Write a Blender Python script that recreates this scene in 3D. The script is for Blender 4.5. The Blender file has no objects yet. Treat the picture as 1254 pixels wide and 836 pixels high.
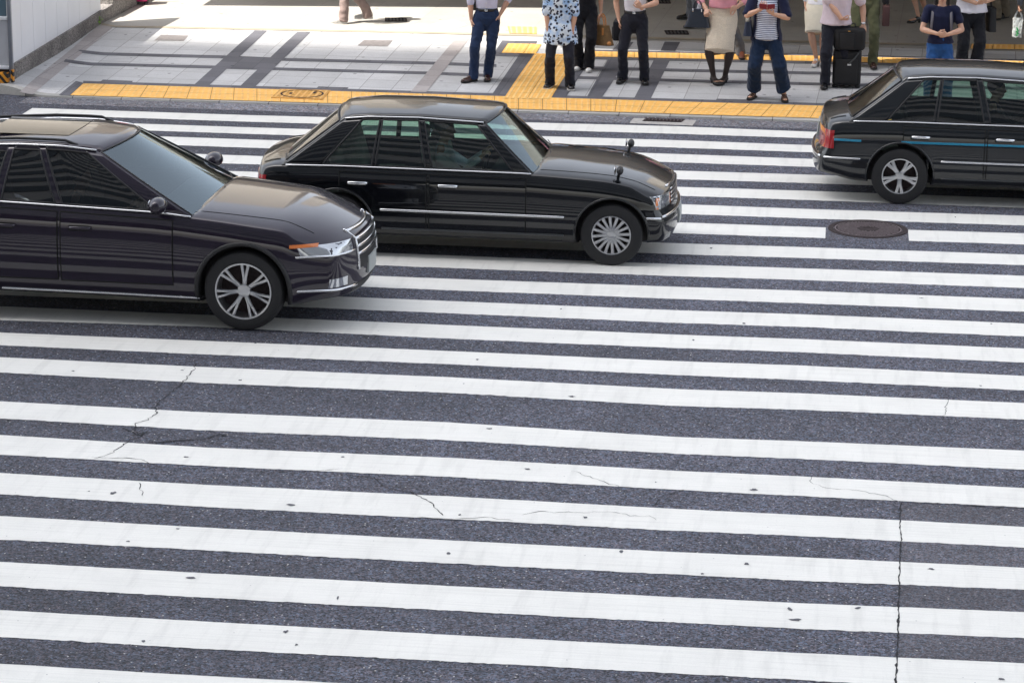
import bpy, bmesh, math, random
import numpy as np
from mathutils import Vector, Matrix, noise
from mathutils.bvhtree import BVHTree
random.seed(7)
SC = bpy.context.scene
COL = SC.collection
R = math.radians

# ---------------------------------------------------------------- camera
FPX, PITCH, ROLL, YAW, HCAM = 3289.7358, 0.27135, 0.01018, -0.1194, 6.49898
cp, sp, cy, sy = math.cos(PITCH), math.sin(PITCH), math.cos(YAW), math.sin(YAW)
CF = np.array([sy*cp, cy*cp, -sp]); CR0 = np.array([cy, -sy, 0.0]); CU0 = np.cross(CR0, CF)
CR = math.cos(ROLL)*CR0 + math.sin(ROLL)*CU0
CU = -math.sin(ROLL)*CR0 + math.cos(ROLL)*CU0
cam = bpy.data.cameras.new('camera'); camo = bpy.data.objects.new('camera', cam); COL.objects.link(camo)
m = Matrix(((CR[0], CU[0], -CF[0], 0), (CR[1], CU[1], -CF[1], 0), (CR[2], CU[2], -CF[2], HCAM), (0, 0, 0, 1)))
camo.matrix_world = m
cam.sensor_width = 36; cam.lens = FPX/1254*36; cam.clip_start = 0.5; cam.clip_end = 3000
SC.camera = camo

# ---------------------------------------------------------------- light
SUN_EL, SUN_DX, SUN_DY = 60.0, 0.85, 0.53            # light travels towards +X +Y
w = bpy.data.worlds.new('World'); SC.world = w; w.use_nodes = True
nt = w.node_tree; bgn = nt.nodes['Background']
sky = nt.nodes.new('ShaderNodeTexSky'); sky.sky_type = 'NISHITA'; sky.sun_disc = False
sky.sun_elevation = R(SUN_EL); sky.sun_rotation = math.atan2(-SUN_DX, -SUN_DY)
sky.dust_density = 2.8; sky.air_density = 1.0; sky.ozone_density = 1.0
hs = nt.nodes.new('ShaderNodeHueSaturation'); hs.inputs['Saturation'].default_value = 0.34
nt.links.new(sky.outputs[0], hs.inputs['Color']); nt.links.new(hs.outputs[0], bgn.inputs[0])
bgn.inputs[1].default_value = 0.15
sl = bpy.data.lights.new('sun', 'SUN'); so = bpy.data.objects.new('sun', sl); COL.objects.link(so)
sl.energy = 4.0; sl.angle = R(0.45); sl.color = (1.0, 0.95, 0.87)
hd = math.hypot(SUN_DX, SUN_DY); ce = math.cos(R(SUN_EL))
so.rotation_euler = Vector((SUN_DX/hd*ce, SUN_DY/hd*ce, -math.sin(R(SUN_EL)))).to_track_quat('-Z', 'Y').to_euler()
so.location = (-20, -10, 60)
SC.view_settings.view_transform = 'Standard'; SC.view_settings.look = 'None'
SC.view_settings.gamma = 1.0; SC.view_settings.use_curve_mapping = False
SC.view_settings.exposure = 1.50
SC.render.engine = 'CYCLES'
SC.cycles.max_bounces = 8; SC.cycles.transparent_max_bounces = 16

# ---------------------------------------------------------------- helpers
def G(x, y, z=0.0):
    d = CF + CR*(x-627)/FPX - CU*(y-418)/FPX
    t = (z-HCAM)/d[2]
    return d[0]*t, d[1]*t
YK, YTOP = 34.2, 38.52
def sstep(a, b, x):
    t = min(1, max(0, (x-a)/(b-a))); return t*t*(3-2*t)
def zp(X, Y):                                          # pavement height: dropped-kerb ramp, then level
    z = 0.024 + 0.063*(min(Y, YTOP)-YK) + 0.008*max(0, Y-YTOP)
    return z + 0.10*sstep(-10.39, -11.05, X)*sstep(37.2, 34.3, Y)
def PV(x, y, dz=0.0):
    z = 0.1
    for i in range(25):
        X, Y = G(x, y, z+dz); z = 0.6*zp(X, Y)+0.4*z
    return X, Y, z+dz

def lab(o, label=None, cat=None, group=None, kind=None):
    if label: o['label'] = label
    if cat: o['category'] = cat
    if group: o['group'] = group
    if kind: o['kind'] = kind
    return o
def thing(name, label, cat, loc=(0, 0, 0), rz=0.0, group=None):
    o = bpy.data.objects.new(name, None); COL.objects.link(o); o.location = loc; o.rotation_euler = (0, 0, rz)
    o.empty_display_size = 0.2
    return lab(o, label, cat, group)
def link(name, me, mats=None, parent=None, smooth=True, loc=None):
    o = bpy.data.objects.new(name, me); COL.objects.link(o)
    if parent: o.parent = parent
    if loc: o.location = loc
    if mats is not None:
        me.materials.clear()
        for mt in (mats if isinstance(mats, (list, tuple)) else [mats]): me.materials.append(mt)
    if smooth:
        me.polygons.foreach_set('use_smooth', [True]*len(me.polygons))
    return o
def bmobj(name, bm, mat, parent=None, smooth=True, recalc=True, auto=None):
    if recalc: bmesh.ops.recalc_face_normals(bm, faces=bm.faces)
    me = bpy.data.meshes.new(name); bm.to_mesh(me); bm.free()
    o = link(name, me, mat, parent, smooth)
    if auto is not None and smooth: me.set_sharp_from_angle(angle=R(auto))
    return o
def raw(name, verts, faces, mat, parent=None, smooth=False):
    me = bpy.data.meshes.new(name); me.from_pydata([tuple(v) for v in verts], [], faces); me.update()
    return link(name, me, mat, parent, smooth)

def box(bm, c, s, rot=None, bev=0.0, seg=2):
    r = bmesh.ops.create_cube(bm, size=1.0); vs = r['verts']
    M = Matrix.Translation(Vector(c)) @ (rot.to_4x4() if rot is not None else Matrix.Identity(4)) @ Matrix.Diagonal((s[0], s[1], s[2], 1))
    bmesh.ops.transform(bm, matrix=M, verts=vs)
    if bev > 0:
        es = list({e for v in vs for e in v.link_edges})
        bmesh.ops.bevel(bm, geom=es, offset=bev, segments=seg, affect='EDGES', profile=0.5)
def tube(bm, pts, rad, seg=12, side=None, cap=True, closed=False, ck=0.9):
    """tapered tube through pts; rad = list of r or (r_side, r_other); rounded caps"""
    pts = [Vector(p) for p in pts]; n = len(pts)
    rad = [(r, r) if not isinstance(r, (tuple, list)) else r for r in (rad if isinstance(rad, (list, tuple)) and len(rad) == n and not (isinstance(rad, tuple) and n == 2) else [rad]*n)]
    rings = []; prev = None
    def frame(i):
        if closed: d = pts[(i+1) % n]-pts[i-1]
        elif i == 0: d = pts[1]-pts[0]
        elif i == n-1: d = pts[-1]-pts[-2]
        else: d = (pts[i+1]-pts[i]).normalized()+(pts[i]-pts[i-1]).normalized()
        if d.length < 1e-9: d = Vector((0, 0, 1))
        return d.normalized()
    def ring(p, d, r):
        nonlocal prev
        s = Vector(side) if side is not None else (prev if prev is not None else (Vector((1, 0, 0)) if abs(d.x) < 0.8 else Vector((0, 1, 0))))
        s = (s-d*s.dot(d))
        s = s.normalized() if s.length > 1e-6 else d.orthogonal().normalized()
        prev = s; t = d.cross(s)
        return [bm.verts.new(p+s*(r[0]*math.cos(2*math.pi*k/seg))+t*(r[1]*math.sin(2*math.pi*k/seg))) for k in range(seg)]
    if cap and not closed:
        d = frame(0); a = min(rad[0])
        for q in (0.35, 0.75): rings.append(ring(pts[0]-d*(a*ck*math.sqrt(1-q*q)), d, (rad[0][0]*q, rad[0][1]*q)))
    for i in range(n): rings.append(ring(pts[i], frame(i), rad[i]))
    if cap and not closed:
        d = frame(n-1); a = min(rad[-1])
        for q in (0.75, 0.35): rings.append(ring(pts[-1]+d*(a*ck*math.sqrt(1-q*q)), d, (rad[-1][0]*q, rad[-1][1]*q)))
    m = len(rings)
    for i in range(m if closed else m-1):
        A, B = rings[i], rings[(i+1) % m]
        for k in range(seg): bm.faces.new((A[k], A[(k+1) % seg], B[(k+1) % seg], B[k]))
    if not closed:
        bm.faces.new(list(reversed(rings[0]))); bm.faces.new(rings[-1])
def ellipsoid(bm, c, r, rot=None, u=16, v=10):
    q = bmesh.ops.create_uvsphere(bm, u_segments=u, v_segments=v, radius=1.0)
    M = Matrix.Translation(Vector(c)) @ (rot.to_4x4() if rot is not None else Matrix.Identity(4)) @ Matrix.Diagonal((r[0], r[1], r[2], 1))
    bmesh.ops.transform(bm, matrix=M, verts=q['verts'])
def lathe(bm, prof, c=(0, 0, 0), axis='Y', seg=48):
    rings = []
    for (r, h) in prof:
        ring = []
        for k in range(seg):
            a = 2*math.pi*k/seg; x, y = r*math.cos(a), r*math.sin(a)
            p = (x, h, y) if axis == 'Y' else (x, y, h)
            ring.append(bm.verts.new(Vector(c)+Vector(p)))
        rings.append(ring)
    for A, B in zip(rings, rings[1:]):
        for k in range(seg): bm.faces.new((A[k], A[(k+1) % seg], B[(k+1) % seg], B[k]))
    return rings
def grid(bm, P):
    """P[i][j] points -> quads"""
    V = [[bm.verts.new(p) for p in row] for row in P]
    for i in range(len(V)-1):
        for j in range(len(V[0])-1): bm.faces.new((V[i][j], V[i+1][j], V[i+1][j+1], V[i][j+1]))
    return V
def evaluated(bm, mods):
    me = bpy.data.meshes.new('tmp'); bm.to_mesh(me); bm.free()
    o = bpy.data.objects.new('tmp', me); COL.objects.link(o)
    for kind, props in mods:
        md = o.modifiers.new(kind, kind)
        for k, v in props.items(): setattr(md, k, v)
    dg = bpy.context.evaluated_depsgraph_get(); dg.update()
    out = bpy.data.meshes.new_from_object(o.evaluated_get(dg))
    bpy.data.objects.remove(o); bpy.data.meshes.remove(me)
    return out
def fuse(bm, vox, it=4, fac=0.5):
    bmesh.ops.recalc_face_normals(bm, faces=bm.faces)
    return evaluated(bm, [('REMESH', dict(mode='VOXEL', voxel_size=vox, adaptivity=0.0)), ('SMOOTH', dict(factor=fac, iterations=it))])

# ---------------------------------------------------------------- materials
def mat(name, col=(0.5, 0.5, 0.5), rough=0.6, metal=0.0, spec=0.5, coat=0.0, var=0.0, vscale=8.0, bump=0.0, bscale=60.0, sheen=0.0):
    M = bpy.data.materials.new(name); M.use_nodes = True; t = M.node_tree; b = t.nodes['Principled BSDF']
    b.inputs['Base Color'].default_value = (*col, 1); b.inputs['Roughness'].default_value = rough
    b.inputs['Metallic'].default_value = metal; b.inputs['Specular IOR Level'].default_value = spec
    b.inputs['Coat Weight'].default_value = coat; b.inputs['Coat Roughness'].default_value = 0.04
    if sheen: b.inputs['Sheen Weight'].default_value = sheen
    tc = t.nodes.new('ShaderNodeTexCoord')
    if var > 0:
        n = t.nodes.new('ShaderNodeTexNoise'); n.inputs['Scale'].default_value = vscale; n.inputs['Detail'].default_value = 5
        t.links.new(tc.outputs['Object'], n.inputs['Vector'])
        mp = t.nodes.new('ShaderNodeMapRange'); mp.inputs['From Min'].default_value = 0.3; mp.inputs['From Max'].default_value = 0.7
        mp.inputs['To Min'].default_value = 1-var; mp.inputs['To Max'].default_value = 1+var
        t.links.new(n.outputs['Fac'], mp.inputs['Value'])
        mx = t.nodes.new('ShaderNodeVectorMath'); mx.operation = 'SCALE'; mx.inputs[0].default_value = col
        t.links.new(mp.outputs[0], mx.inputs['Scale']); t.links.new(mx.outputs[0], b.inputs['Base Color'])
    if bump > 0:
        n2 = t.nodes.new('ShaderNodeTexNoise'); n2.inputs['Scale'].default_value = bscale; n2.inputs['Detail'].default_value = 3
        t.links.new(tc.outputs['Object'], n2.inputs['Vector'])
        bp_ = t.nodes.new('ShaderNodeBump'); bp_.inputs['Strength'].default_value = bump; bp_.inputs['Distance'].default_value = 0.01
        t.links.new(n2.outputs['Fac'], bp_.inputs['Height']); t.links.new(bp_.outputs[0], b.inputs['Normal'])
    return M
class NB:                                              # tiny node-builder
    def __init__(s, name, rough=0.8):
        s.M = bpy.data.materials.new(name); s.M.use_nodes = True; s.t = s.M.node_tree; s.b = s.t.nodes['Principled BSDF']
        s.b.inputs['Roughness'].default_value = rough; s.tc = s.n('ShaderNodeTexCoord')
    def n(s, ty, **kw):
        x = s.t.nodes.new(ty)
        for k, v in kw.items():
            if k in x.inputs.keys(): x.inputs[k].default_value = v
            else: setattr(x, k, v)
        return x
    def l(s, a, b): s.t.links.new(a, b)
    def mapping(s, src, scale=(1, 1, 1), loc=(0, 0, 0), rot=(0, 0, 0)):
        m_ = s.n('ShaderNodeMapping'); m_.inputs['Scale'].default_value = scale; m_.inputs['Location'].default_value = loc; m_.inputs['Rotation'].default_value = rot
        s.l(src, m_.inputs['Vector']); return m_.outputs[0]
    def noise(s, vec, scale, detail=4, rough=0.55, dist=0.0):
        x = s.n('ShaderNodeTexNoise'); x.inputs['Scale'].default_value = scale; x.inputs['Detail'].default_value = detail
        x.inputs['Roughness'].default_value = rough; x.inputs['Distortion'].default_value = dist; s.l(vec, x.inputs['Vector']); return x.outputs['Fac']
    def vor(s, vec, scale, feature='F1', rnd=1.0):
        x = s.n('ShaderNodeTexVoronoi', feature=feature); x.inputs['Scale'].default_value = scale; x.inputs['Randomness'].default_value = rnd
        s.l(vec, x.inputs['Vector']); return x
    def rng(s, v, a, b, c=0.0, d=1.0):
        x = s.n('ShaderNodeMapRange'); x.inputs['From Min'].default_value = a; x.inputs['From Max'].default_value = b
        x.inputs['To Min'].default_value = c; x.inputs['To Max'].default_value = d; s.l(v, x.inputs['Value']); return x.outputs[0]
    def math(s, op, a, b=None):
        x = s.n('ShaderNodeMath', operation=op)
        for i, v in enumerate((a, b)):
            if v is None: continue
            if isinstance(v, (int, float)): x.inputs[i].default_value = v
            else: s.l(v, x.inputs[i])
        return x.outputs[0]
    def mix(s, f, a, b, blend='MIX'):
        x = s.n('ShaderNodeMix', data_type='RGBA', blend_type=blend)
        for i, v in ((0, f), (6, a), (7, b)):
            if isinstance(v, (int, float)): x.inputs[i].default_value = v
            elif isinstance(v, tuple): x.inputs[i].default_value = (*v, 1)
            else: s.l(v, x.inputs[i])
        return x.outputs[2]
    def scale(s, colr, v):
        x = s.n('ShaderNodeVectorMath', operation='SCALE')
        if isinstance(colr, tuple): x.inputs[0].default_value = colr
        else: s.l(colr, x.inputs[0])
        s.l(v, x.inputs['Scale']); return x.outputs[0]
    def out(s, colr, height=None, strength=0.4, dist=0.005, rough=None):
        s.l(colr, s.b.inputs['Base Color'])
        if rough is not None: s.l(rough, s.b.inputs['Roughness'])
        if height is not None:
            b_ = s.n('ShaderNodeBump'); b_.inputs['Strength'].default_value = strength; b_.inputs['Distance'].default_value = dist
            s.l(height, b_.inputs['Height']); s.l(b_.outputs[0], s.b.inputs['Normal'])
        return s.M

def asphalt(name, col, cell=70.0, stones=1.0, seed=0.0, contrast=0.55, grad=False):
    a = NB(name, 0.85); P = a.mapping(a.tc.outputs['Object'], loc=(seed, seed*1.3, 0))
    v = a.vor(P, cell); sep = a.n('ShaderNodeSeparateColor'); a.l(v.outputs['Color'], sep.inputs[0])
    agg = a.rng(sep.outputs[0], 0, 1, 1-contrast, 1+contrast)
    v3 = a.vor(P, cell*0.45); sep3 = a.n('ShaderNodeSeparateColor'); a.l(v3.outputs['Color'], sep3.inputs[0])
    agg2 = a.rng(sep3.outputs[1], 0, 1, 0.72, 1.28)
    mot = a.math('MULTIPLY', a.rng(a.noise(P, 1.1, 6, 0.6), 0.3, 0.7, 0.82, 1.16), a.rng(a.noise(a.mapping(P, scale=(0.12, 1.0, 1), loc=(5, 2, 0)), 0.8, 3, 0.5), 0.35, 0.65, 0.86, 1.12))
    mid = a.rng(a.noise(P, 9.0, 5, 0.7), 0.3, 0.7, 0.85, 1.13)
    k = a.math('MULTIPLY', a.math('MULTIPLY', agg, agg2), a.math('MULTIPLY', mot, mid))
    if grad:                                           # weaker light towards the left is painted into the road colour
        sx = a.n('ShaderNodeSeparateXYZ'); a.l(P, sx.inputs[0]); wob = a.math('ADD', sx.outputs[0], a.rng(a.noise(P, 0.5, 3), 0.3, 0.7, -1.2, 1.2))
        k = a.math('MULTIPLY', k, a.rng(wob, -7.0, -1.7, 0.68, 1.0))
    tint = a.mix(sep.outputs[2], (col[0]*1.18, col[1]*0.95, col[2]*0.90), (col[0]*0.82, col[1]*1.02, col[2]*1.20))
    c = a.scale(tint, k)
    v2 = a.vor(P, 26.0); s2 = a.n('ShaderNodeSeparateColor'); a.l(v2.outputs['Color'], s2.inputs[0])
    dots = a.math('MULTIPLY', a.math('LESS_THAN', v2.outputs['Distance'], 0.17), a.math('GREATER_THAN', s2.outputs[0], 1-0.13*stones))
    c = a.mix(dots, c, (0.52, 0.50, 0.47))
    v4 = a.vor(P, 17.0); s4 = a.n('ShaderNodeSeparateColor'); a.l(v4.outputs['Color'], s4.inputs[0])
    pit = a.math('MULTIPLY', a.math('LESS_THAN', v4.outputs['Distance'], 0.2), a.math('GREATER_THAN', s4.outputs[1], 0.80))
    c = a.mix(a.math('MULTIPLY', pit, 0.6), c, (0.02, 0.02, 0.025))
    zone = a.rng(a.noise(a.mapping(P, scale=(0.35, 1.1, 1), loc=(2.2, 0.4, 0)), 0.9, 4, 0.6), 0.52, 0.66)
    crum = a.math('MULTIPLY', a.math('MULTIPLY', a.rng(a.noise(P, 22, 5, 0.75), 0.50, 0.58), zone), 0.75)
    c = a.mix(crum, c, tuple(x*0.28 for x in col))
    oil = a.rng(a.noise(a.mapping(P, scale=(0.5, 1, 1), loc=(9, 4, 0)), 0.7, 3, 0.5), 0.60, 0.74, 0.0, 0.35)
    c = a.mix(oil, c, tuple(x*0.55 for x in col))
    return a.out(c, a.math('ADD', sep.outputs[0], a.noise(P, 30, 3)), 0.7, 0.006)
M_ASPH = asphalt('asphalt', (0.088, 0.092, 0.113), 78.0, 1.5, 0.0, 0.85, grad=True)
M_PATCH = asphalt('asphalt_patch', (0.100, 0.101, 0.116), 95.0, 0.6, 3.7, 0.6)
M_GUTTER = asphalt('gutter_asphalt', (0.17, 0.17, 0.18), 55.0, 1.4, 9.1, 0.6)
M_CRACK = mat('crack', (0.018, 0.018, 0.022), 0.95)
M_CHIP = mat('chip', (0.11, 0.11, 0.125), 0.9, var=0.3, vscale=90)
def paint():
    a = NB('road_paint', 0.62); P = a.tc.outputs['Object']
    sx = a.n('ShaderNodeSeparateXYZ'); a.l(P, sx.inputs[0])
    mot = a.math('MULTIPLY', a.rng(a.noise(P, 2.2, 6, 0.6), 0.3, 0.7, 0.94, 1.03), a.rng(a.math('ADD', sx.outputs[0], a.rng(a.noise(P, 0.5, 3), 0.3, 0.7, -1, 1)), -8.0, -2.0, 0.93, 1.0))  # the dimmer light at the left is multiplied into the stripe colour too
    streak = a.rng(a.noise(a.mapping(P, scale=(0.6, 26, 1), rot=(0, 0, R(1.5))), 1.6, 4, 0.6), 0.47, 0.66, 1.0, 0.92)
    tyre = a.rng(a.noise(a.mapping(P, scale=(9, 0.9, 1), rot=(0, 0, R(-38))), 1.0, 4, 0.6), 0.52, 0.68, 1.0, 0.91)
    grain = a.rng(a.noise(P, 120, 2, 0.5), 0.3, 0.7, 0.965, 1.03)
    k = a.math('MULTIPLY', a.math('MULTIPLY', mot, streak), a.math('MULTIPLY', grain, tyre))
    c = a.scale((0.80, 0.79, 0.745), k)
    v = a.vor(P, 14.0); s2 = a.n('ShaderNodeSeparateColor'); a.l(v.outputs['Color'], s2.inputs[0])
    pit = a.math('MULTIPLY', a.math('LESS_THAN', v.outputs['Distance'], 0.075), a.math('GREATER_THAN', s2.outputs[1], 0.9))
    c = a.mix(a.math('MULTIPLY', pit, 0.7), c, (0.16, 0.16, 0.18))
    wn = a.noise(P, 55, 5, 0.75)
    big = a.rng(a.noise(P, 1.7, 3, 0.5), 0.50, 0.66)
    worn = a.math('MULTIPLY', a.math('GREATER_THAN', wn, 0.655), big)
    c = a.mix(a.math('MULTIPLY', worn, 0.55), c, (0.25, 0.25, 0.27))
    return a.out(c, a.noise(P, 70, 3), 0.25, 0.004)
M_PAINT = paint()
def tile_mat(name, col, w_=0.435, h_=0.433, rot=0.0, jw=0.006, jc=(0.16, 0.15, 0.15), var=0.10, stain=0.25, loc=(0, 0, 0)):
    a = NB(name, 0.75); P = a.mapping(a.tc.outputs['Object'], rot=(0, 0, rot), loc=loc)
    br = a.n('ShaderNodeTexBrick', offset=0.0, squash=1.0)
    br.inputs['Scale'].default_value = 1.0; br.inputs['Brick Width'].default_value = w_; br.inputs['Row Height'].default_value = h_
    br.inputs['Mortar Size'].default_value = jw; br.inputs['Mortar Smooth'].default_value = 0.2; br.inputs['Bias'].default_value = 0
    br.inputs['Color1'].default_value = (*[c*(1-var) for c in col], 1); br.inputs['Color2'].default_value = (*[c*(1+var) for c in col], 1)
    br.inputs['Mortar'].default_value = (*jc, 1); a.l(P, br.inputs['Vector'])
    k = a.math('MULTIPLY', a.rng(a.noise(P, 1.3, 5, 0.6), 0.3, 0.7, 0.9, 1.08), a.rng(a.noise(P, 60, 3, 0.6), 0.3, 0.7, 0.9, 1.1))
    c = a.scale(br.outputs['Color'], k)
    st = a.math('MULTIPLY', a.rng(a.noise(P, 9, 5, 0.7), 0.57, 0.72), stain)
    c = a.mix(st, c, tuple(x*0.45 for x in col))
    v = a.vor(P, 5.0); s2 = a.n('ShaderNodeSeparateColor'); a.l(v.outputs['Color'], s2.inputs[0])
    gum = a.math('MULTIPLY', a.math('LESS_THAN', v.outputs['Distance'], 0.13), a.math('GREATER_THAN', s2.outputs[1], 0.72))
    c = a.mix(a.math('MULTIPLY', gum, 0.65), c, tuple(x*0.22 for x in col))
    return a.out(c, br.outputs['Fac'], -0.4, 0.004)
SK = R(2.6)
M_TILE = tile_mat('paving_light', (0.50, 0.50, 0.505), jc=(0.25, 0.24, 0.24), jw=0.005, rot=SK, loc=(0.07, 0.17, 0))
M_TILE2 = tile_mat('paving_granite', (0.34, 0.325, 0.30), 0.89, 0.89, rot=SK, var=0.05, jw=0.005, jc=(0.27, 0.25, 0.24), stain=0.12)
M_DARKT = tile_mat('paving_dark', (0.118, 0.118, 0.135), 0.30, 0.30, rot=SK, var=0.16, jc=(0.06, 0.06, 0.07), jw=0.004)
M_BROWNT = tile_mat('paving_pink', (0.36, 0.33, 0.325), 0.30, 0.30, rot=SK, var=0.10, jw=0.003)
M_KERB = tile_mat('kerb_stone', (0.42, 0.41, 0.39), 0.66, 3.0, var=0.10, jw=0.008, stain=0.5, loc=(0.1, 0, 0))
M_YEL = mat('tactile_yellow', (0.90, 0.49, 0.12), 0.7, var=0.10, vscale=6, bump=0.2)
M_YELH = mat('tactile_yellow_worn', (0.92, 0.59, 0.23), 0.7, var=0.10, vscale=12)
M_JOINT = mat('joint', (0.20, 0.13, 0.06), 0.9)
M_ORANGE = mat('cover_orange', (0.60, 0.30, 0.06), 0.6, var=0.25, vscale=30)
M_IRON = mat('cast_iron', (0.040, 0.030, 0.031), 0.8, metal=0.0, spec=0.25, var=0.3, vscale=40, bump=0.4)
M_IRONL = mat('cast_iron_worn', (0.19, 0.155, 0.16), 0.6, metal=0.2, var=0.3, vscale=40)
M_GRANITE = NB('granite', 0.7)
_g = M_GRANITE; _v = _g.vor(_g.tc.outputs['Object'], 60); _s = _g.n('ShaderNodeSeparateColor'); _g.l(_v.outputs['Color'], _s.inputs[0])
_k = _g.math('MULTIPLY', _g.rng(_s.outputs[0], 0, 1, 0.45, 1.5), _g.rng(_g.noise(_g.tc.outputs['Object'], 2.5, 5), 0.3, 0.7, 0.7, 1.25))
M_GRANITE = _g.out(_g.scale((0.20, 0.185, 0.175), _k), _s.outputs[0], 0.3, 0.004)

# ================================================================ SETTING
def sheet(name, X0, X1, Y0, Y1, nx, ny, zf, matl, parent=None, dz=0.0):
    V, F = [], []
    for j in range(ny+1):
        for i in range(nx+1):
            X = X0+(X1-X0)*i/nx; Y = Y0+(Y1-Y0)*j/ny; V.append((X, Y, zf(X, Y)+dz))
    for j in range(ny):
        for i in range(nx):
            a = j*(nx+1)+i; F.append((a, a+1, a+nx+2, a+nx+1))
    return raw(name, V, F, matl, parent)
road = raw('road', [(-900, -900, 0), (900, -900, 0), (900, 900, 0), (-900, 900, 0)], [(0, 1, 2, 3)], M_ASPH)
lab(road, kind='structure')

# measured crossing edges: photo x -> list of edge heights (top, bottom, top, ...)
EDG = {830: (1, 0, [154.8,164.1,171.8,181.1,188.7,199.1,209.0,219.7,228.9,239.8,249.9,261.9,272.3,285.7,297.9,311.4,323.6,338.3,351.1,366.1,379.8,395.4,409.6,426.2,442,459.2,476.2,497,534.8,555.6,576.2,599.4,622.8,649.7,675.6,703.2,730.7,761.8,791.3,824.1]),
980: (1, 0, [160.9,169.1,177.4,186.2,194.2,204.1,213.6,224,233.4,244.8,255.6,267.3,277.5,290.8,302.4,315.9,328.4,342.8,355.7,371.2,384.6,400.2,414.9,431.2,447.2,465.2,481.2,501.5,539.8,561.6,582.9,607,630,655.9,681.7,710.5,737.9,769.4,799,832]),
1254: (6, 0, [264.2,276.2,285.7,299.4,311.6,324.7,337.6,352.7,366.1,381.7,396,412,426.6,443.9,460.1,477.8,493.2,513.5,551.3,574.7,597.2,620.9,644.6,670,694.6,721.6,748.9,780.7,811.4]),
550: (9, 1, [328.2,341.3,355.4,368.5,383.6,397.8,414.6,429.6,445.9,461.6,480.9,516.8,538.7,560.1,583.7,607.3,635.2,661,689.5,716.9,747.2,776.7,809.3]),
250: (12, 1, [400,417.2,433.8,449.2,468.9,504.5,526.7,547.4,570.1,593.1,620.4,645.5,673.4,701.2,731.3,760.4,794,825.8]),
0: (12, 1, [391.9,407,422.6,437.1,456,491,512,532.2,556.4,578.7,604.6,631.2,660,687.4,717.6,746.4,779.2,810.7]),
300: (1, 0, [141,149.2,155.9,164])}
edge = {}
for px, (k, e, vals) in EDG.items():
    for v in vals:
        edge.setdefault((k, e), []).append(G(px, v, 0.004)); e += 1
        if e == 2: e = 0; k += 1
def edge_fn(k, e):
    pts = sorted(edge.get((k, e), []))
    xs = np.array([p[0] for p in pts]); ys = np.array([p[1] for p in pts])
    return lambda X: float(np.interp(X, xs, ys))
XL = G(31.5, 137.8)[0]
def hash1(x, s): return noise.noise(Vector((x, s*7.31, 0.5)))
def stripe(k):
    f0, f1 = edge_fn(k, 0), (edge_fn(k, 1) if (k, 1) in edge and k < 21 else None)
    if k >= 21:
        f0 = edge_fn(20, 1); g0 = f0; f0 = lambda X, g=g0: g(X)-0.433*(k-20)-0.467*(k-21); f1 = lambda X: f0(X)-0.467
    bounds = [(XL-0.1*0, 14.0)]
    if k == 7:
        bounds = [(XL, G(1011, 285)[0]), (G(1112.5, 289)[0], 14.0)]
    V, F = [], []
    for (a, b) in bounds:
        fine = [x for x in np.arange(max(a, -10.6), min(b, 5.0), 0.03)]
        xs = ([a] if a < -10.6 else []) + fine + ([b])
        base = len(V)
        for X in xs:
            n0 = 0.006*hash1(X*9, k)+0.004*hash1(X*40, k)
            n1 = 0.007*hash1(X*9, k+50)+0.009*hash1(X*42, k+60)+0.008*max(0, hash1(X*90, k+70))
            V.append((X, f0(X)+n0*0.6, 0.004)); V.append((X, f1(X)+n1, 0.004))
        for i in range(len(xs)-1):
            q = base+2*i; F.append((q, q+1, q+3, q+2))
    o = raw('painted_stripe', V, F, M_PAINT, road)
for k in range(1, 23): stripe(k)
# repaired asphalt patch right of the joint
p = [G(1103, 615.5), G(1254+150, 630), G(1254+150, 900), G(1096, 900)]
raw('repaired_patch', [(a, b, 0.002) for a, b in p], [(3, 2, 1, 0)], M_PATCH, road)
p = [G(1013, 276), G(1113, 279), G(1111, 295.5), G(1007.5, 292)]
raw('repaired_patch', [(a, b, 0.002) for a, b in p], [(3, 2, 1, 0)], M_PATCH, road)
raw('gutter', [(-10.6, YK-0.46, 0.002), (16, YK-0.46, 0.002), (16, YK+0.02, 0.002), (-10.6, YK+0.02, 0.002)], [(0, 1, 2, 3)], M_GUTTER, road)
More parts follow.
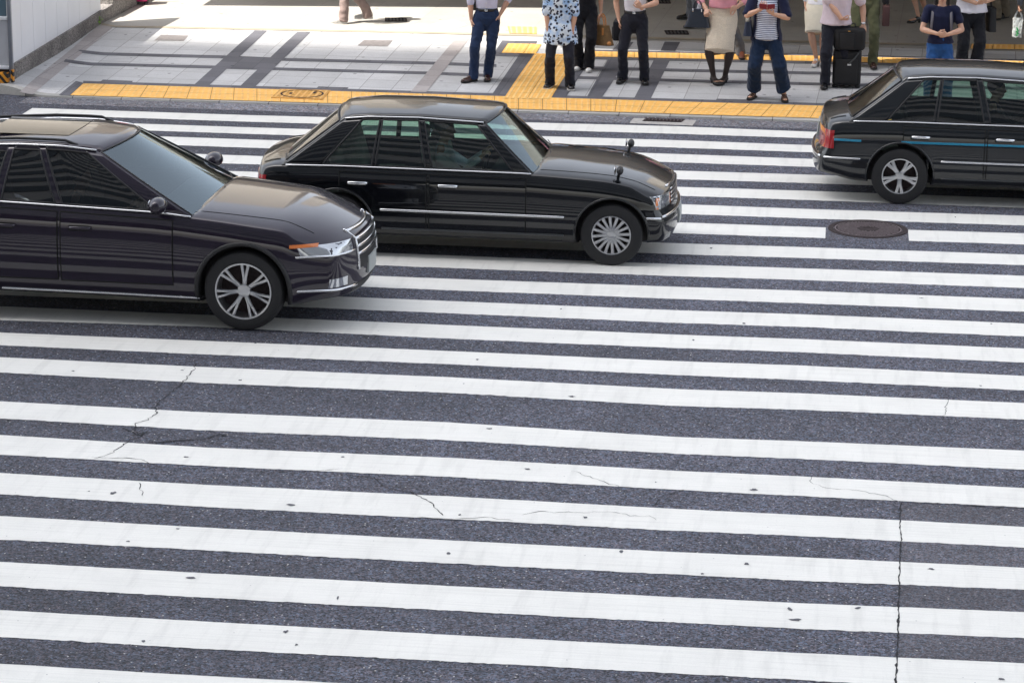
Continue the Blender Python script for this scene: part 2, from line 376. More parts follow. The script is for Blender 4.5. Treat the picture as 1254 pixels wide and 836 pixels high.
# cracks
def zc(pts, ox, oy, s): return [(ox+x/s, oy+y/s) for x, y in pts]
CR_ = [(zc([(725,165),(700,195),(670,235),(640,262),(600,290),(565,325),(570,345),(540,372),(495,385),(490,410),(520,430),(460,455),(410,490),(380,505),(335,515)], 0, 390, 2.986), 0.012),
(zc([(540,455),(640,448),(720,445),(760,440),(805,425),(850,432)], 0, 390, 2.986), 0.022),
(zc([(440,400),(500,425),(540,415),(470,440)], 0, 390, 2.986), 0.016),
(zc([(330,510),(480,512),(530,520),(560,540),(660,550),(780,545),(900,560),(1100,560),(1254,552)], 0, 390, 2.986), 0.010),
(zc([(515,600),(520,620),(515,650)], 0, 390, 2.986), 0.008),
(zc([(0,60),(60,70),(110,75),(150,105),(190,120),(260,130),(290,150),(325,165),(345,190),(365,215)], 420, 560, 2.986), 0.013),
(zc([(270,220),(400,225),(520,220),(620,235)], 420, 560, 2.986), 0.006),
(zc([(650,215),(720,200),(860,203),(980,200),(1050,215),(1120,215),(1150,232)], 420, 560, 2.986), 0.006),
(zc([(1145,180),(1155,150),(1180,135),(1254,120)], 420, 560, 2.986), 0.010),
(zc([(430,20),(440,50),(465,75),(460,95),(520,115),(600,120),(700,135),(740,145),(765,160),(800,168)], 840, 560, 3.029), 0.006),
(zc([(800,168),(900,170),(1000,178),(1120,185),(1254,190),(1500,205)], 840, 560, 3.029), 0.014),
(zc([(798,168),(795,230),(797,300),(793,400),(791,480),(788,560),(786,640),(785,745),(780,790),(777,870)], 840, 560, 3.029), 0.016),
([(60,433.5),(250,439),(420,443.6),(550,450),(613,453),(700,456),(830,464),(980,469.5),(1104,476.4),(1254,483),(1400,489)], 0.007),
([(1157,478),(1160,492),(1156,508),(1153,516)], 0.006), ([(866,531),(875,524),(886,519)], 0.011),
([(345,475),(420,480),(480,478)], 0.006), ([(700,577),(740,590),(765,598)], 0.007)]
for ci, (pts, wd) in enumerate(CR_):
    W = [Vector(G(*q, 0.0)) for q in pts]; D = []
    for a, b in zip(W, W[1:]):
        n = max(2, int((b-a).length/0.035))
        for i in range(n): D.append(a+(b-a)*i/n)
    D.append(W[-1]); V, F = [], []
    straight = len(pts) > 9 and wd == 0.016
    for i, q in enumerate(D):
        d = (D[min(i+1, len(D)-1)]-D[max(0, i-1)]); d = d.normalized() if d.length > 1e-6 else Vector((1, 0)); nn = Vector((-d.y, d.x))
        amp = 0.007 if straight else 0.022
        q2 = q+nn*amp*(0.8*hash1(i*0.35, ci+3)+1.0*hash1(i*1.37, ci+9))
        ww = wd*(0.25+1.5*abs(hash1(i*0.77, ci+20)))*(1 if 0 < i < len(D)-1 else 0.1)
        V += [(*(q2+nn*ww*0.5), 0.0062), (*(q2-nn*ww*0.5), 0.0062)]
    for i in range(len(D)-1): F.append((2*i, 2*i+1, 2*i+3, 2*i+2))
    raw('crack', V, F, M_CRACK, road)
FL = [(112,412),(313,421),(223,454),(294,466),(228,560),(139,604),(109,602),(357,619),(218,648),(646,575),(803,591),(717,634),(563,631),(550,678),(761,676.5),(923.5,600),(967,746.5),(974,759),(860,703),(914,691),(1226,832),(233,708),(176,786),(350,774),(363,790),(413.6,733),(157,663.5),(584.5,441),(568,470.4),(687,379),(600,525.5),(1170,266.6),(1128,365.6),(1214,397),(871,304.4),(911.6,396.6),(849,417),(1201,473),(452,338),(1140,697),(700,486),(1050,745),(420,560),(90,455)]
V, F = [], []
for i, q in enumerate(FL):
    X, Y = G(*q); b = len(V); rx = 0.010+0.022*random.random()*random.random()*1.6; ry = 0.012+0.022*random.random(); n = 9; a0 = random.random()*3
    for k in range(n):
        a = 2*math.pi*k/n; r = 0.45+0.8*random.random()
        V.append((X+rx*r*math.cos(a+a0), Y+ry*r*math.sin(a+a0), 0.0068))
    F.append(tuple(range(b, b+n)))
raw('paint_chips', V, F, M_CHIP, road)

# pavement
ys = [YK+0.0, YK+0.13, 34.6, 35.1, 35.8, 36.5, 37.2, 37.9, YTOP, 39.2, 41, 45, 55, 80]
xs = [-40, -20, -14, -12.2] + [-11.6+0.11*i for i in range(13)] + [-10, -7, -4, 0, 4, 8, 16, 40]
def edgeY(X):                                          # kerb line bends back at the left corner
    return 0.22*max(0, -10.33-X) if X > -11.8 else 0.323
V = [(X, Y+edgeY(X)*(1 if j < 3 else 0), zp(X, Y)) for j, Y in enumerate(ys) for X in xs]; F = []
nx = len(xs); FM = []
for j in range(len(ys)-1):
    for i in range(nx-1):
        F.append((j*nx+i, j*nx+i+1, (j+1)*nx+i+1, (j+1)*nx+i)); FM.append(2 if j == 0 else (0 if ys[j+1] <= YTOP+1e-3 else 1))
pav = raw('pavement', V, F, [M_TILE, M_TILE2, M_KERB]); lab(pav, kind='structure')
for pf, mi in zip(pav.data.polygons, FM): pf.material_index = mi
# kerb face
V, F = [], []
for i, X in enumerate(xs):
    Y = YK+edgeY(X); V += [(X, Y, zp(X, YK)), (X, Y-0.012, -0.02)]
for i in range(nx-1): F.append((2*i, 2*i+1, 2*i+3, 2*i+2))
raw('kerb', V, F, M_KERB, pav)
def quad(name, pts, matl, dz, par=None, sub=8):
    """photo quad (near-left, near-right, far-right, far-left) laid on the pavement"""
    A, B, C_, D_ = [Vector(PV(*q)[:2]) for q in pts]
    n = max(2, int(max((A-B).length, (C_-D_).length)/0.6)); mm = max(2, int(max((A-D_).length, (B-C_).length)/0.5))
    V, F = [], []
    for j in range(mm+1):
        for i in range(n+1):
            u, v = i/n, j/mm; p = (A*(1-u)+B*u)*(1-v)+(D_*(1-u)+C_*u)*v; V.append((p.x, p.y, zp(p.x, p.y)+dz))
    for j in range(mm):
        for i in range(n):
            a = j*(n+1)+i; F.append((a, a+1, a+n+2, a+n+1))
    return raw(name, V, F, matl, par or pav)
def band(name, top, bot, matl, dz, par=None):
    """photo polylines (same count) top & bottom"""
    V, F = [], []; T = [PV(*q)[:2] for q in top]; B = [PV(*q)[:2] for q in bot]
    for t_, b_ in zip(T, B):
        for k in range(3):
            p = Vector(b_)*(1-k/2)+Vector(t_)*(k/2); V.append((p.x, p.y, zp(p.x, p.y)+dz))
    for i in range(len(T)-1):
        for k in range(2):
            a = 3*i+k; F.append((a, a+3, a+4, a+1))
    return raw(name, V, F, matl, par or pav)
def off(pts, d): return [(x, y+d) for x, y in pts]
b1 = [(95, 61.2), (127, 64.5), (200, 66.6), (275, 68.4), (349, 71.4), (530, 76), (608, 79)]
b2 = [(78, 72.7), (112, 77), (190, 79), (260, 80.8), (338, 83), (521, 88), (596, 91)]
band('dark_band', b1, off(b1, 3.6), M_DARKT, 0.003); band('dark_band', b2, off(b2, 3.5), M_DARKT, 0.003)
b1 = [(712, 81.5), (830, 84.6), (990, 88), (1254, 94), (1500, 100)]; b2 = [(700, 93.5), (830, 97.2), (990, 101.3), (1254, 107), (1500, 113)]
band('dark_band', b1, off(b1, 3.6), M_DARKT, 0.003); band('dark_band', b2, off(b2, 3.5), M_DARKT, 0.003)
for q in ([(237, 105), (255, 106), (327, 38.5), (311.5, 38)], [(293, 107), (311, 108), (380.5, 40), (364, 39.5)],
          [(717.6, 121), (736, 121.5), (769, 73), (745, 72)], [(776, 122), (796, 122.5), (820.6, 73.7), (801, 73.5)],
          [(750, 62), (768, 62.5), (776, 52), (759, 51.5)], [(809, 62.5), (827, 63), (833, 52.2), (814, 51.6)],
          [(602, 117), (622, 118), (659, 66), (637, 66)], [(672, 121), (692, 121), (727, 68), (706, 67)],
          [(603, 69), (650, 70.5), (658, 51), (615, 50)]):
    quad('dark_band', q, M_DARKT, 0.005)
quad('dark_tile', [(278, 83.5), (325, 85), (336, 71.5), (291, 70)], M_DARKT, 0.0045)
for q in ([(121, 102), (160, 103.5), (163, 99.6), (126, 98)], [(385, 111), (423, 112), (427, 107.5), (390, 106.3)], [(874, 126.5), (915, 127.5), (919, 122.6), (878, 121.3)],
          [(1120, 133), (1180, 135), (1184, 131), (1124, 129)]):
    quad('dark_tile', q, M_DARKT, 0.004)
quad('pink_band', [(503, 113), (522, 113.5), (575, 48), (559, 46.5)], M_BROWNT, 0.006)
quad('pink_band', [(24, 113), (40, 116), (138, 34), (122, 30)], M_BROWNT, 0.003)
yt = [(102, 103), (300, 109), (520, 115.7), (740, 122.4), (880, 126.5), (990, 129.8), (1254, 138), (1500, 146)]
yb = [(86, 117.4), (300, 124), (520, 130.7), (740, 137.4), (860, 141.2), (980, 144.7), (1254, 153.5), (1500, 161)]
band('dark_band', off(yt, -3.4), [(a+0, b-0.3) for a, b in yt], M_DARKT, 0.0055)
quad('dark_band', [(72, 117), (87, 117.6), (104, 102.5), (93, 99.8)], M_DARKT, 0.0055)
# tactile paving: slabs, joints, domes and bars
def tactile(top, bot, rows, bars=False, worn=True, dz=0.008):
    T = [Vector(PV(*q)[:2]) for q in top]; B = [Vector(PV(*q)[:2]) for q in bot]
    band('tactile_slab', top, bot, M_YEL, dz)
    jb = bmesh.new(); db = bmesh.new()
    def P(u, v):   # u metres along, v 0..1 across
        L = 0
        for i in range(len(T)-1):
            l = (B[i+1]-B[i]).length
            if u <= L+l or i == len(T)-2:
                f = (u-L)/l; p = (B[i]*(1-f)+B[i+1]*f)*(1-v)+(T[i]*(1-f)+T[i+1]*f)*v; return p
            L += l
    tot = sum((B[i+1]-B[i]).length for i in range(len(B)-1))
    wid = (T[0]-B[0]).length
    def strip(a, b, w_, z):
        d = (b-a).normalized(); n = Vector((-d.y, d.x))*w_/2
        vs = [jb.verts.new((q.x, q.y, zp(q.x, q.y)+z)) for q in (a-n, b-n, b+n, a+n)]; jb.faces.new(vs)
    k = 0
    while k*0.315 < tot:
        strip(P(k*0.315, 0), P(k*0.315, 1), 0.007, dz+0.0015); k += 1
    for r in range(1, rows):
        for i in range(int(tot/0.6)): strip(P(i*0.6, r/rows), P(min(tot, i*0.6+0.6), r/rows), 0.006, dz+0.0015)
    bmobj('tile_joints', jb, M_JOINT, pav, smooth=False)
    if not bars:
        nv = rows*4
        for i in range(int(tot/0.0788)):
            for j in range(nv):
                p = P((i+0.5)*0.0788, (j+0.5)/nv); z = zp(p.x, p.y)+dz
                ra, rb = 0.021, 0.014; n = 8
                lo = [db.verts.new((p.x+ra*math.cos(6.283*q/n), p.y+ra*math.sin(6.283*q/n), z)) for q in range(n)]
                hi = [db.verts.new((p.x+rb*math.cos(6.283*q/n), p.y+rb*math.sin(6.283*q/n), z+0.006)) for q in range(n)]
                for q in range(n): db.faces.new((lo[q], lo[(q+1) % n], hi[(q+1) % n], hi[q]))
                db.faces.new(hi)
        bmobj('raised_domes', db, M_YELH, pav, smooth=False)
    else:
        nb = 8
        for i in range(int(tot/0.315)):
            for j in range(nb):
                a = P(i*0.315+0.014, (j+0.5)/nb); b = P(i*0.315+0.301, (j+0.5)/nb); d = (b-a).normalized(); n = Vector((-d.y, d.x))
                lo = [db.verts.new((q.x, q.y, zp(q.x, q.y)+dz)) for q in (a-n*0.016, b-n*0.016, b+n*0.016, a+n*0.016)]
                a2, b2 = a+d*0.006, b-d*0.006
                hi = [db.verts.new((q.x, q.y, zp(q.x, q.y)+dz+0.006)) for q in (a2-n*0.009, b2-n*0.009, b2+n*0.009, a2+n*0.009)]
                for q in range(4): db.faces.new((lo[q], lo[(q+1) % 4], hi[(q+1) % 4], hi[q]))
                db.faces.new(hi)
        bmobj('raised_bars', db, M_YELH, pav, smooth=False)
tactile(yt, yb, 2)
# guiding path: bars run along its length
tactile([(617, 121.5), (636, 93), (655, 66.5)][::1], [(674, 122.5), (691.5, 94.5), (709, 68)], 2, bars=True, dz=0.012)
tactile([(622, 54.2), (663, 55)], [(614, 65.6), (656, 66.6)], 2, dz=0.010)
by = [(722, 63.6), (770, 64.7), (830, 65.9), (950, 68.3), (1070, 71), (1254, 76), (1500, 82)]
band('dark_band', off(by, -2.6), off(by, 9.4), M_DARKT, 0.0035)
tactile(by, off(by, 6.6), 1, dz=0.010)
tactile([(622, 33.2), (657, 33.9)], [(624, 41.5), (657, 42.2)], 2, dz=0.009)
tactile([(1190, 54.5), (1254, 55.5), (1500, 60)], [(1188, 60.5), (1254, 61.5), (1500, 66)], 1, dz=0.009)
tl = [(124, 30), (140, 33), (320, 36.5), (620, 43), (800, 47.4), (950, 51), (1100, 54.4), (1254, 57), (1500, 62)]
M_LINE = mat('drain_line', (0.30, 0.26, 0.20), 0.7, var=0.15, vscale=4)
band('channel_strip', off(tl, -1.2), off(tl, 1.1), M_LINE, 0.007)
M_INS = mat('insert_tile', (0.24, 0.22, 0.215), 0.6, var=0.15, vscale=20)
quad('insert_tile', [(189, 50), (225, 50.8), (231, 44), (197.4, 43)], M_INS, 0.004)
quad('insert_tile', [(438, 56.5), (474.4, 57.4), (481.4, 49.8), (445.7, 49.5)], M_INS, 0.004)
M_DGR = mat('drain_cover', (0.05, 0.048, 0.05), 0.6, metal=0.2, var=0.2, vscale=30)
M_WORN = mat('light_tile', (0.55, 0.54, 0.52), 0.5, var=0.05, vscale=8)
quad('light_tile', [(552, 37), (572, 31), (556, 24.5), (528, 30.5)], M_WORN, 0.004)

def cover(name, label, cat, pts, matl, slats=6, group=None):
    c = PV(sum(p[0] for p in pts)/4, sum(p[1] for p in pts)/4)
    t = thing(name, label, cat, c, group=group)
    A, B, C_, D_ = [Vector(PV(*q))-Vector(c) for q in pts]
    bm = bmesh.new(); up = Vector((0, 0, 1)); zb = 0.008
    def Q(u, v): return (A*(1-u)+B*u)*(1-v)+(D_*(1-u)+C_*u)*v
    def bar(p, q, w_, z0, z1):
        d = (q-p).normalized(); n = Vector((-d.y, d.x, 0)).normalized()*w_/2
        vs = [bm.verts.new(x+up*z) for z in (z0, z1) for x in (p-n, q-n, q+n, p+n)]
        for f in ((0, 1, 2, 3), (4, 5, 6, 7), (0, 1, 5, 4), (1, 2, 6, 5), (2, 3, 7, 6), (3, 0, 4, 7)): bm.faces.new([vs[i] for i in f])
    e = [Q(0, 0), Q(1, 0), Q(1, 1), Q(0, 1)]
    for i in range(4): bar(e[i], e[(i+1) % 4], 0.02, zb-0.006, zb+0.006)
    bmobj('frame', bm, M_IRON, t, smooth=False); bm = bmesh.new()
    for i in range(slats): u = (i+0.5)/slats; bar(Q(u, 0.04), Q(u, 0.96), 0.45*(B-A).length/slats, zb-0.005, zb+0.003)
    bmobj('grating', bm, matl, t, smooth=False); bm = bmesh.new()
    vs = [bm.verts.new(q+up*(zb-0.0045)) for q in e]; bm.faces.new(vs); bmobj('sump', bm, mat('sump', (0.01, 0.01, 0.012), 0.9), t, smooth=False)
    return t
cover('drain_grate', 'dark slotted drain cover in the sunlit paving right of the walking legs', 'drain cover', [(472, 26.8), (498, 26.9), (497, 23.2), (472, 23)], M_DGR)
cover('drain_grate', 'dark slotted drain cover in the shaded paving left of the black leather handbag', 'drain cover', [(816.7, 42.7), (843, 42.7), (841, 38.5), (814.5, 38.5)], M_DGR)
cover('drain_grate', 'dark slotted drain cover in the shade cut by the top edge of the photo', 'drain cover', [(796, 4.6), (821, 4.8), (819, 1), (793, 0.8)], M_DGR)
# orange round-marked service cover set into the tactile strip
c = PV(369, 117); t = thing('service_cover', 'square orange service cover with a dark ring, set in the yellow tactile strip', 'service cover', c)
A, B, C_, D_ = [Vector(PV(*q))-Vector(c) for q in [(332, 121), (395, 123.4), (405, 112), (343, 110.6)]]
def Q(u, v): return (A*(1-u)+B*u)*(1-v)+(D_*(1-u)+C_*u)*v
bm = bmesh.new(); vs = [bm.verts.new(q+Vector((0, 0, z))) for z in (0.0, 0.017) for q in (A, B, C_, D_)]
for f in ((4, 5, 6, 7), (0, 1, 5, 4), (1, 2, 6, 5), (2, 3, 7, 6), (3, 0, 4, 7)): bm.faces.new([vs[i] for i in f])
bmobj('plate', bm, M_ORANGE, t, smooth=False)
bm = bmesh.new()
for i in range(8):
    u = (i+0.5)/8
    p_ = [Q(u-0.02, 0.06), Q(u+0.02, 0.06), Q(u+0.02, 0.94), Q(u-0.02, 0.94)]
    bm.faces.new([bm.verts.new(x+Vector((0, 0, 0.019))) for x in p_])
bmobj('raised_bars', bm, mat('worn_orange', (0.76, 0.44, 0.14), 0.6), t, smooth=False)
bm = bmesh.new(); ri, ro = [], []
for k in range(48):
    a = 2*math.pi*k/48
    ro.append(bm.verts.new(Q(0.52+0.42*math.cos(a), 0.5+0.44*math.sin(a))+Vector((0, 0, 0.0215)))); ri.append(bm.verts.new(Q(0.52+0.385*math.cos(a), 0.5+0.40*math.sin(a))+Vector((0, 0, 0.0215))))
for k in range(48): bm.faces.new((ro[k], ro[(k+1) % 48], ri[(k+1) % 48], ri[k]))
bmobj('ring', bm, M_IRON, t, smooth=False)
for (u, v, du, dv) in ((0.3, 0.5, 0.028, 0.08), (0.74, 0.66, 0.028, 0.10)):
    bm = bmesh.new(); bm.faces.new([bm.verts.new(Q(u+a*du, v+b*dv)+Vector((0, 0, 0.0225))) for a, b in ((-1, -1), (1, -1), (1, 1), (-1, 1))])
    bmobj('lifting_slot', bm, M_IRON, t, smooth=False)
# kerb-side gully
c = (*G(812, 147.5), 0); t = thing('gully', 'dark iron gully grate in a pale concrete surround at the kerb', 'gully', c)
def gq(pts, z): return [Vector((*G(*q, z), z))-Vector(c) for q in pts]
bm = bmesh.new(); bm.faces.new([bm.verts.new(v) for v in gq([(770.6, 151), (848, 154), (853, 147.3), (776, 144.6)], 0.006)]); bmobj('concrete_surround', bm, mat('concrete', (0.42, 0.40, 0.38), 0.85, var=0.15, vscale=14, bump=0.3), t, smooth=False)
bm = bmesh.new(); bm.faces.new([bm.verts.new(v) for v in gq([(786, 148.4), (834, 150), (839.5, 146.3), (791, 144.7)], 0.008)]); bmobj('sump', bm, M_IRON, t, smooth=False)
bm = bmesh.new(); e = gq([(786, 148.4), (834, 150), (839.5, 146.3), (791, 144.7)], 0.0)
for i in range(11):
    u = (i+0.5)/11; a = e[0]*(1-u)+e[1]*u; b = e[3]*(1-u)+e[2]*u
    box(bm, (a+b)/2+Vector((0, 0, 0.013)), (0.016, (b-a).length, 0.008))
bmobj('grating', bm, mat('grate_iron', (0.09, 0.07, 0.075), 0.5, metal=0.4, var=0.3), t, smooth=False)
# manhole
cx, cy_ = G(1063, 281); rad = 0.5*(G(1112.2, 281)[0]-G(1013.8, 281)[0])
t = thing('manhole_cover', 'round cast iron manhole cover in a gap of the white crossing stripe', 'manhole cover', (cx, cy_, 0))
bm = bmesh.new(); lathe(bm, [(rad*0.86, 0.006), (rad*0.87, 0.012), (rad*0.985, 0.012), (rad, 0.003), (rad*1.0, -0.01)], axis='Z', seg=72); bmobj('frame', bm, M_IRON, t, auto=30)
bm = bmesh.new(); r_ = lathe(bm, [(rad*0.845, -0.004), (rad*0.845, 0.009), (rad*0.80, 0.009), (rad*0.79, 0.006), (0.10, 0.006), (0.095, 0.010), (0.06, 0.010), (0.055, 0.005), (0.002, 0.005)], axis='Z', seg=72); bm.faces.new(r_[-1]); bmobj('lid', bm, M_IRON, t, auto=30)
bm = bmesh.new()
for i in range(-24, 25):
    for j in range(-24, 25):
        x = i*0.0275+(j % 2)*0.0137; y = j*0.0275; r = math.hypot(x, y)
        if 0.11 < r < rad*0.77: box(bm, (x, y, 0.008), (0.014, 0.014, 0.006), Matrix.Rotation(R(45), 3, 'Z'))
bmobj('raised_studs', bm, M_IRONL, t, smooth=False)
bm = bmesh.new(); r2 = lathe(bm, [(rad*0.835, 0.0105), (rad*0.805, 0.0105)], axis='Z', seg=72); bmobj('wear_ring', bm, M_IRONL, t, smooth=False)

# ---------------------------------------------------------------- left wall, hoarding and planter
def lerp(a, b, t): return a+(b-a)*t
w0 = Vector(PV(15, 99)[:2]); w1 = Vector(PV(126, 28.5)[:2]); dw = (w1-w0).normalized(); nw = Vector((-dw.y, dw.x))       # points away from the pavement
w2 = w0+dw*((w1-w0).length+6)
def wall_prism(bm, a, b, t0, t1, z0, z1):
    vs = []
    for q, base in ((a, zp(*a)), (b, zp(*b))):
        for tt in (t0, t1):
            for z in (z0, z1): p_ = q+nw*tt; vs.append(bm.verts.new((p_.x, p_.y, base+z)))
    for f in ((0, 1, 3, 2), (4, 5, 7, 6), (0, 1, 5, 4), (2, 3, 7, 6), (0, 2, 6, 4), (1, 3, 7, 5)): bm.faces.new([vs[i] for i in f])
t = thing('planter_wall', 'low speckled granite wall running back along the left edge of the pavement', 'wall', (w0.x, w0.y, 0))
bm = bmesh.new(); wall_prism(bm, w0, w0+dw*4.6, 0, 0.36, -0.05, 0.20); bmesh.ops.translate(bm, vec=(-w0.x, -w0.y, 0), verts=bm.verts)
bmobj('granite_base', bm, M_GRANITE, t, smooth=False)
bm = bmesh.new(); wall_prism(bm, w0+dw*4.6, w2, -0.004, 0.30, -0.05, 0.27); bmesh.ops.translate(bm, vec=(-w0.x, -w0.y, 0), verts=bm.verts)
bmobj('granite_upstand', bm, M_GRANITE, t, smooth=False)
# hoarding panels standing on the wall
M_PANEL = mat('hoarding_white', (0.84, 0.85, 0.88), 0.45, var=0.03, vscale=1.5, bump=0.05, bscale=3)
LW = (Vector(PV(126, 28.5)[:2])-w0).length
t = thing('hoarding', 'tall white sheet hoarding of ribbed panels standing on the granite wall', 'hoarding', (w0.x, w0.y, 0))
npan = 8
for i in range(npan):
    a = w0+dw*(0.03+i*LW/npan); b = w0+dw*(0.03+(i+1)*LW/npan-0.008); bm = bmesh.new()
    wall_prism(bm, a, b, 0.035, 0.060, 0.195, 2.15)
    wall_prism(bm, b, b+dw*0.007, 0.043, 0.055, 0.2, 2.15)
    bmesh.ops.translate(bm, vec=(-w0.x, -w0.y, 0), verts=bm.verts); bmobj('panel', bm, M_PANEL, t, smooth=False)
bm = bmesh.new(); wall_prism(bm, w0, w0+dw*LW, 0.062, 0.12, 0.2, 2.1); bmesh.ops.translate(bm, vec=(-w0.x, -w0.y, 0), verts=bm.verts); bmobj('backing_frame', bm, mat('steel_frame', (0.35, 0.36, 0.38), 0.5, metal=0.6), t, smooth=False)
# gate unit at the far left: grey post, glass, panel, striped foot
g0 = Vector(PV(13, 101)[:2])
t = thing('site_gate', 'grey framed gate panel with glass above and an orange and black striped foot', 'gate', (g0.x, g0.y, zp(*g0)))
M_POST = mat('gate_post', (0.30, 0.32, 0.36), 0.4, metal=0.5, var=0.1); M_GP = mat('gate_panel', (0.50, 0.51, 0.54), 0.5, var=0.05, vscale=4)
def stripes_mat(name, c1, c2, sc, rot, axis='X'):
    a = NB(name, 0.5); w_ = a.n('ShaderNodeTexWave', wave_type='BANDS', bands_direction=axis); w_.inputs['Scale'].default_value = sc
    w_.inputs['Distortion'].default_value = 0.0; a.l(a.mapping(a.tc.outputs['Object'], rot=rot), w_.inputs['Vector'])
    return a.out(a.mix(a.math('GREATER_THAN', w_.outputs['Fac'], 0.5), c1, c2))
M_HAZ = stripes_mat('hazard_stripes', (0.75, 0.30, 0.02), (0.02, 0.02, 0.02), 4.2, (0, R(40), 0))
bm = bmesh.new(); box(bm, (-0.0+0.02, 0, 1.25), (0.05, 0.05, 2.2), bev=0.006); bmobj('post', bm, M_POST, t, auto=35)
bm = bmesh.new(); box(bm, (0.035, -0.01, 0.09), (0.035, 0.06, 0.17), bev=0.003); bmobj('striped_post_foot', bm, M_HAZ, t, smooth=False)
for z in (0.20, 0.86, 2.2): bm = bmesh.new(); box(bm, (-0.65, 0, z), (1.28, 0.05, 0.045), bev=0.006); bmobj('rail', bm, M_PANEL if z < 1 else M_POST, t, auto=35)
bm = bmesh.new(); box(bm, (-0.65, 0.005, 0.53), (1.28, 0.02, 0.60)); bmobj('lower_panel', bm, M_GP, t, smooth=False)
M_GLASSB = mat('gate_glass', (0.10, 0.16, 0.20), 0.05, spec=0.8)
bm = bmesh.new(); box(bm, (-0.65, 0.005, 1.53), (1.26, 0.012, 1.28)); bmobj('glass', bm, M_GLASSB, t, smooth=False)
bm = bmesh.new(); box(bm, (-0.55, 0.0, 0.06), (1.05, 0.12, 0.15), bev=0.02); bmobj('striped_foot', bm, M_HAZ, t, auto=35)
bm = bmesh.new(); box(bm, (-0.65, 0.06, 0.12), (1.25, 0.03, 0.12)); bmobj('dark_gap_strip', bm, M_IRON, t, smooth=False)  # dark strip put in for the shaded gap under the bottom rail
# planter greenery
M_LEAF = mat('leaf', (0.10, 0.20, 0.03), 0.55, var=0.5, vscale=9)
M_LEAF2 = mat('leaf_bright', (0.22, 0.42, 0.05), 0.5, var=0.3, vscale=20)
def leaves(bm, c, r, n, s, zmin=0.0):
    for i in range(n):
        while True:
            d = Vector((random.uniform(-1, 1), random.uniform(-1, 1), random.uniform(zmin, 1)))
            if d.length <= 1: break
        p_ = Vector(c)+Vector((d.x*r[0], d.y*r[1], d.z*r[2])); q = Matrix.Rotation(random.random()*6.28, 3, 'Z') @ Matrix.Rotation(random.uniform(-0.9, 0.9), 3, 'X')
        l = s*random.uniform(0.6, 1.3)
        vs = [bm.verts.new(p_+q @ Vector(v)) for v in ((0, -l, 0), (l*0.38, -l*0.2, l*0.12), (0, l, 0), (-l*0.38, -l*0.2, l*0.12))]
        bm.faces.new(vs)
for i in range(5):
    q = w0+dw*(LW+0.45+i*0.62)+nw*0.62; z0 = zp(*q)+0.1
    t = thing('shrub', ['small green shrub just past the end of the white hoarding', 'green shrub behind the granite wall, second from the hoarding', 'green shrub behind the granite wall, third from the hoarding', 'green shrub behind the granite wall, fourth from the hoarding', 'green shrub behind the granite wall, farthest from the hoarding'][i], 'shrub', (q.x, q.y, z0), group='shrubs behind the granite wall')
    bm = bmesh.new(); leaves(bm, (0, 0, 0.22), (0.33, 0.33, 0.30), 420, 0.045, -0.6); bmobj('foliage', bm, M_LEAF, t, smooth=False, recalc=False)
    bm = bmesh.new()
    for k in range(5): a = k*1.3; tube(bm, [(0, 0, -0.1), (0.08*math.cos(a), 0.08*math.sin(a), 0.15), (0.2*math.cos(a), 0.2*math.sin(a), 0.38)], [0.012, 0.008, 0.004], 6)
    bmobj('stems', bm, mat('stem', (0.12, 0.09, 0.05), 0.8), t)
soil = raw('planting_soil', [(*(w0+dw*LW+nw*0.1), 0.36), (*(w2+nw*0.1), 0.42), (*(w2+nw*6), 0.42), (*(w0+dw*LW+nw*6), 0.36)], [(0, 1, 2, 3)], mat('soil', (0.07, 0.05, 0.035), 0.95, var=0.3, bump=0.5)); lab(soil, kind='structure')
q = PV(121.5, 31); t = thing('weed', 'bright green weed sprouting at the foot of the granite wall', 'weed', q)
bm = bmesh.new(); leaves(bm, (0, 0, 0.06), (0.06, 0.05, 0.09), 40, 0.022, -0.5); bmobj('leaves', bm, M_LEAF2, t, smooth=False, recalc=False)
bm = bmesh.new(); tube(bm, [(0, 0, 0), (0.005, 0, 0.07), (0.01, 0, 0.13)], [0.004, 0.003, 0.002], 6); bmobj('stem', bm, M_LEAF2, t)

#@@BUILDINGS
# ---------------------------------------------------------------- buildings beyond the frame (they shade the road and show in the car paint)
M_FAC = mat('facade_cream', (0.62, 0.57, 0.50), 0.7, var=0.06, vscale=0.3)
M_FACG = mat('facade_glass', (0.05, 0.07, 0.09), 0.08, spec=0.7)
M_CONC = mat('facade_concrete', (0.42, 0.42, 0.42), 0.7, var=0.08, vscale=0.2)
def solid_box(name, c, s, matl, parent): bm = bmesh.new(); box(bm, c, s); return bmobj(name, bm, matl, parent, smooth=False)
TH = 155.0; TY = PV(400, 45)[1]-TH*SUN_DY/hd/math.tan(R(SUN_EL))
t = thing('office_tower', 'tall grey office tower behind the viewer that shades the whole road', 'tower', (-35, TY-20, 0))
solid_box('wall', (0, 0, TH/2+3), (150, 39.6, TH-6), M_CONC, t)
for k in range(34):
    solid_box('window_band', (0, 19.85, 10+k*3.9), (147, 0.3, 1.9), M_FACG, t)
SYT = 48.9
t = thing('station_building', 'cream station building across the pavement with a deep covered concourse', 'station', (0, SYT, 0))
solid_box('flat_roof', (0, 12, 4.5), (110, 20, 0.28), M_CONC, t)
for x0, x1, zt_ in ((-30, -15.2, 17), (-12.4, -9.6, 17), (-7.2, -5.9, 14), (6, 30, 17)):  # unseen cream blocks added to give pale streaks in the car paint
    solid_box('reflection_block', ((x0+x1)/2, 14, (4.65+zt_)/2), (x1-x0, 12, zt_-4.65), M_FAC, t)
solid_box('rear_wall', (0, 20, 2.15), (110, 0.4, 4.3), M_CONC, t)
for x in (-40, -28, -16, -4, 8, 20, 32): solid_box('column', (x, 4.5, 2.15), (0.9, 0.9, 4.3), M_CONC, t)
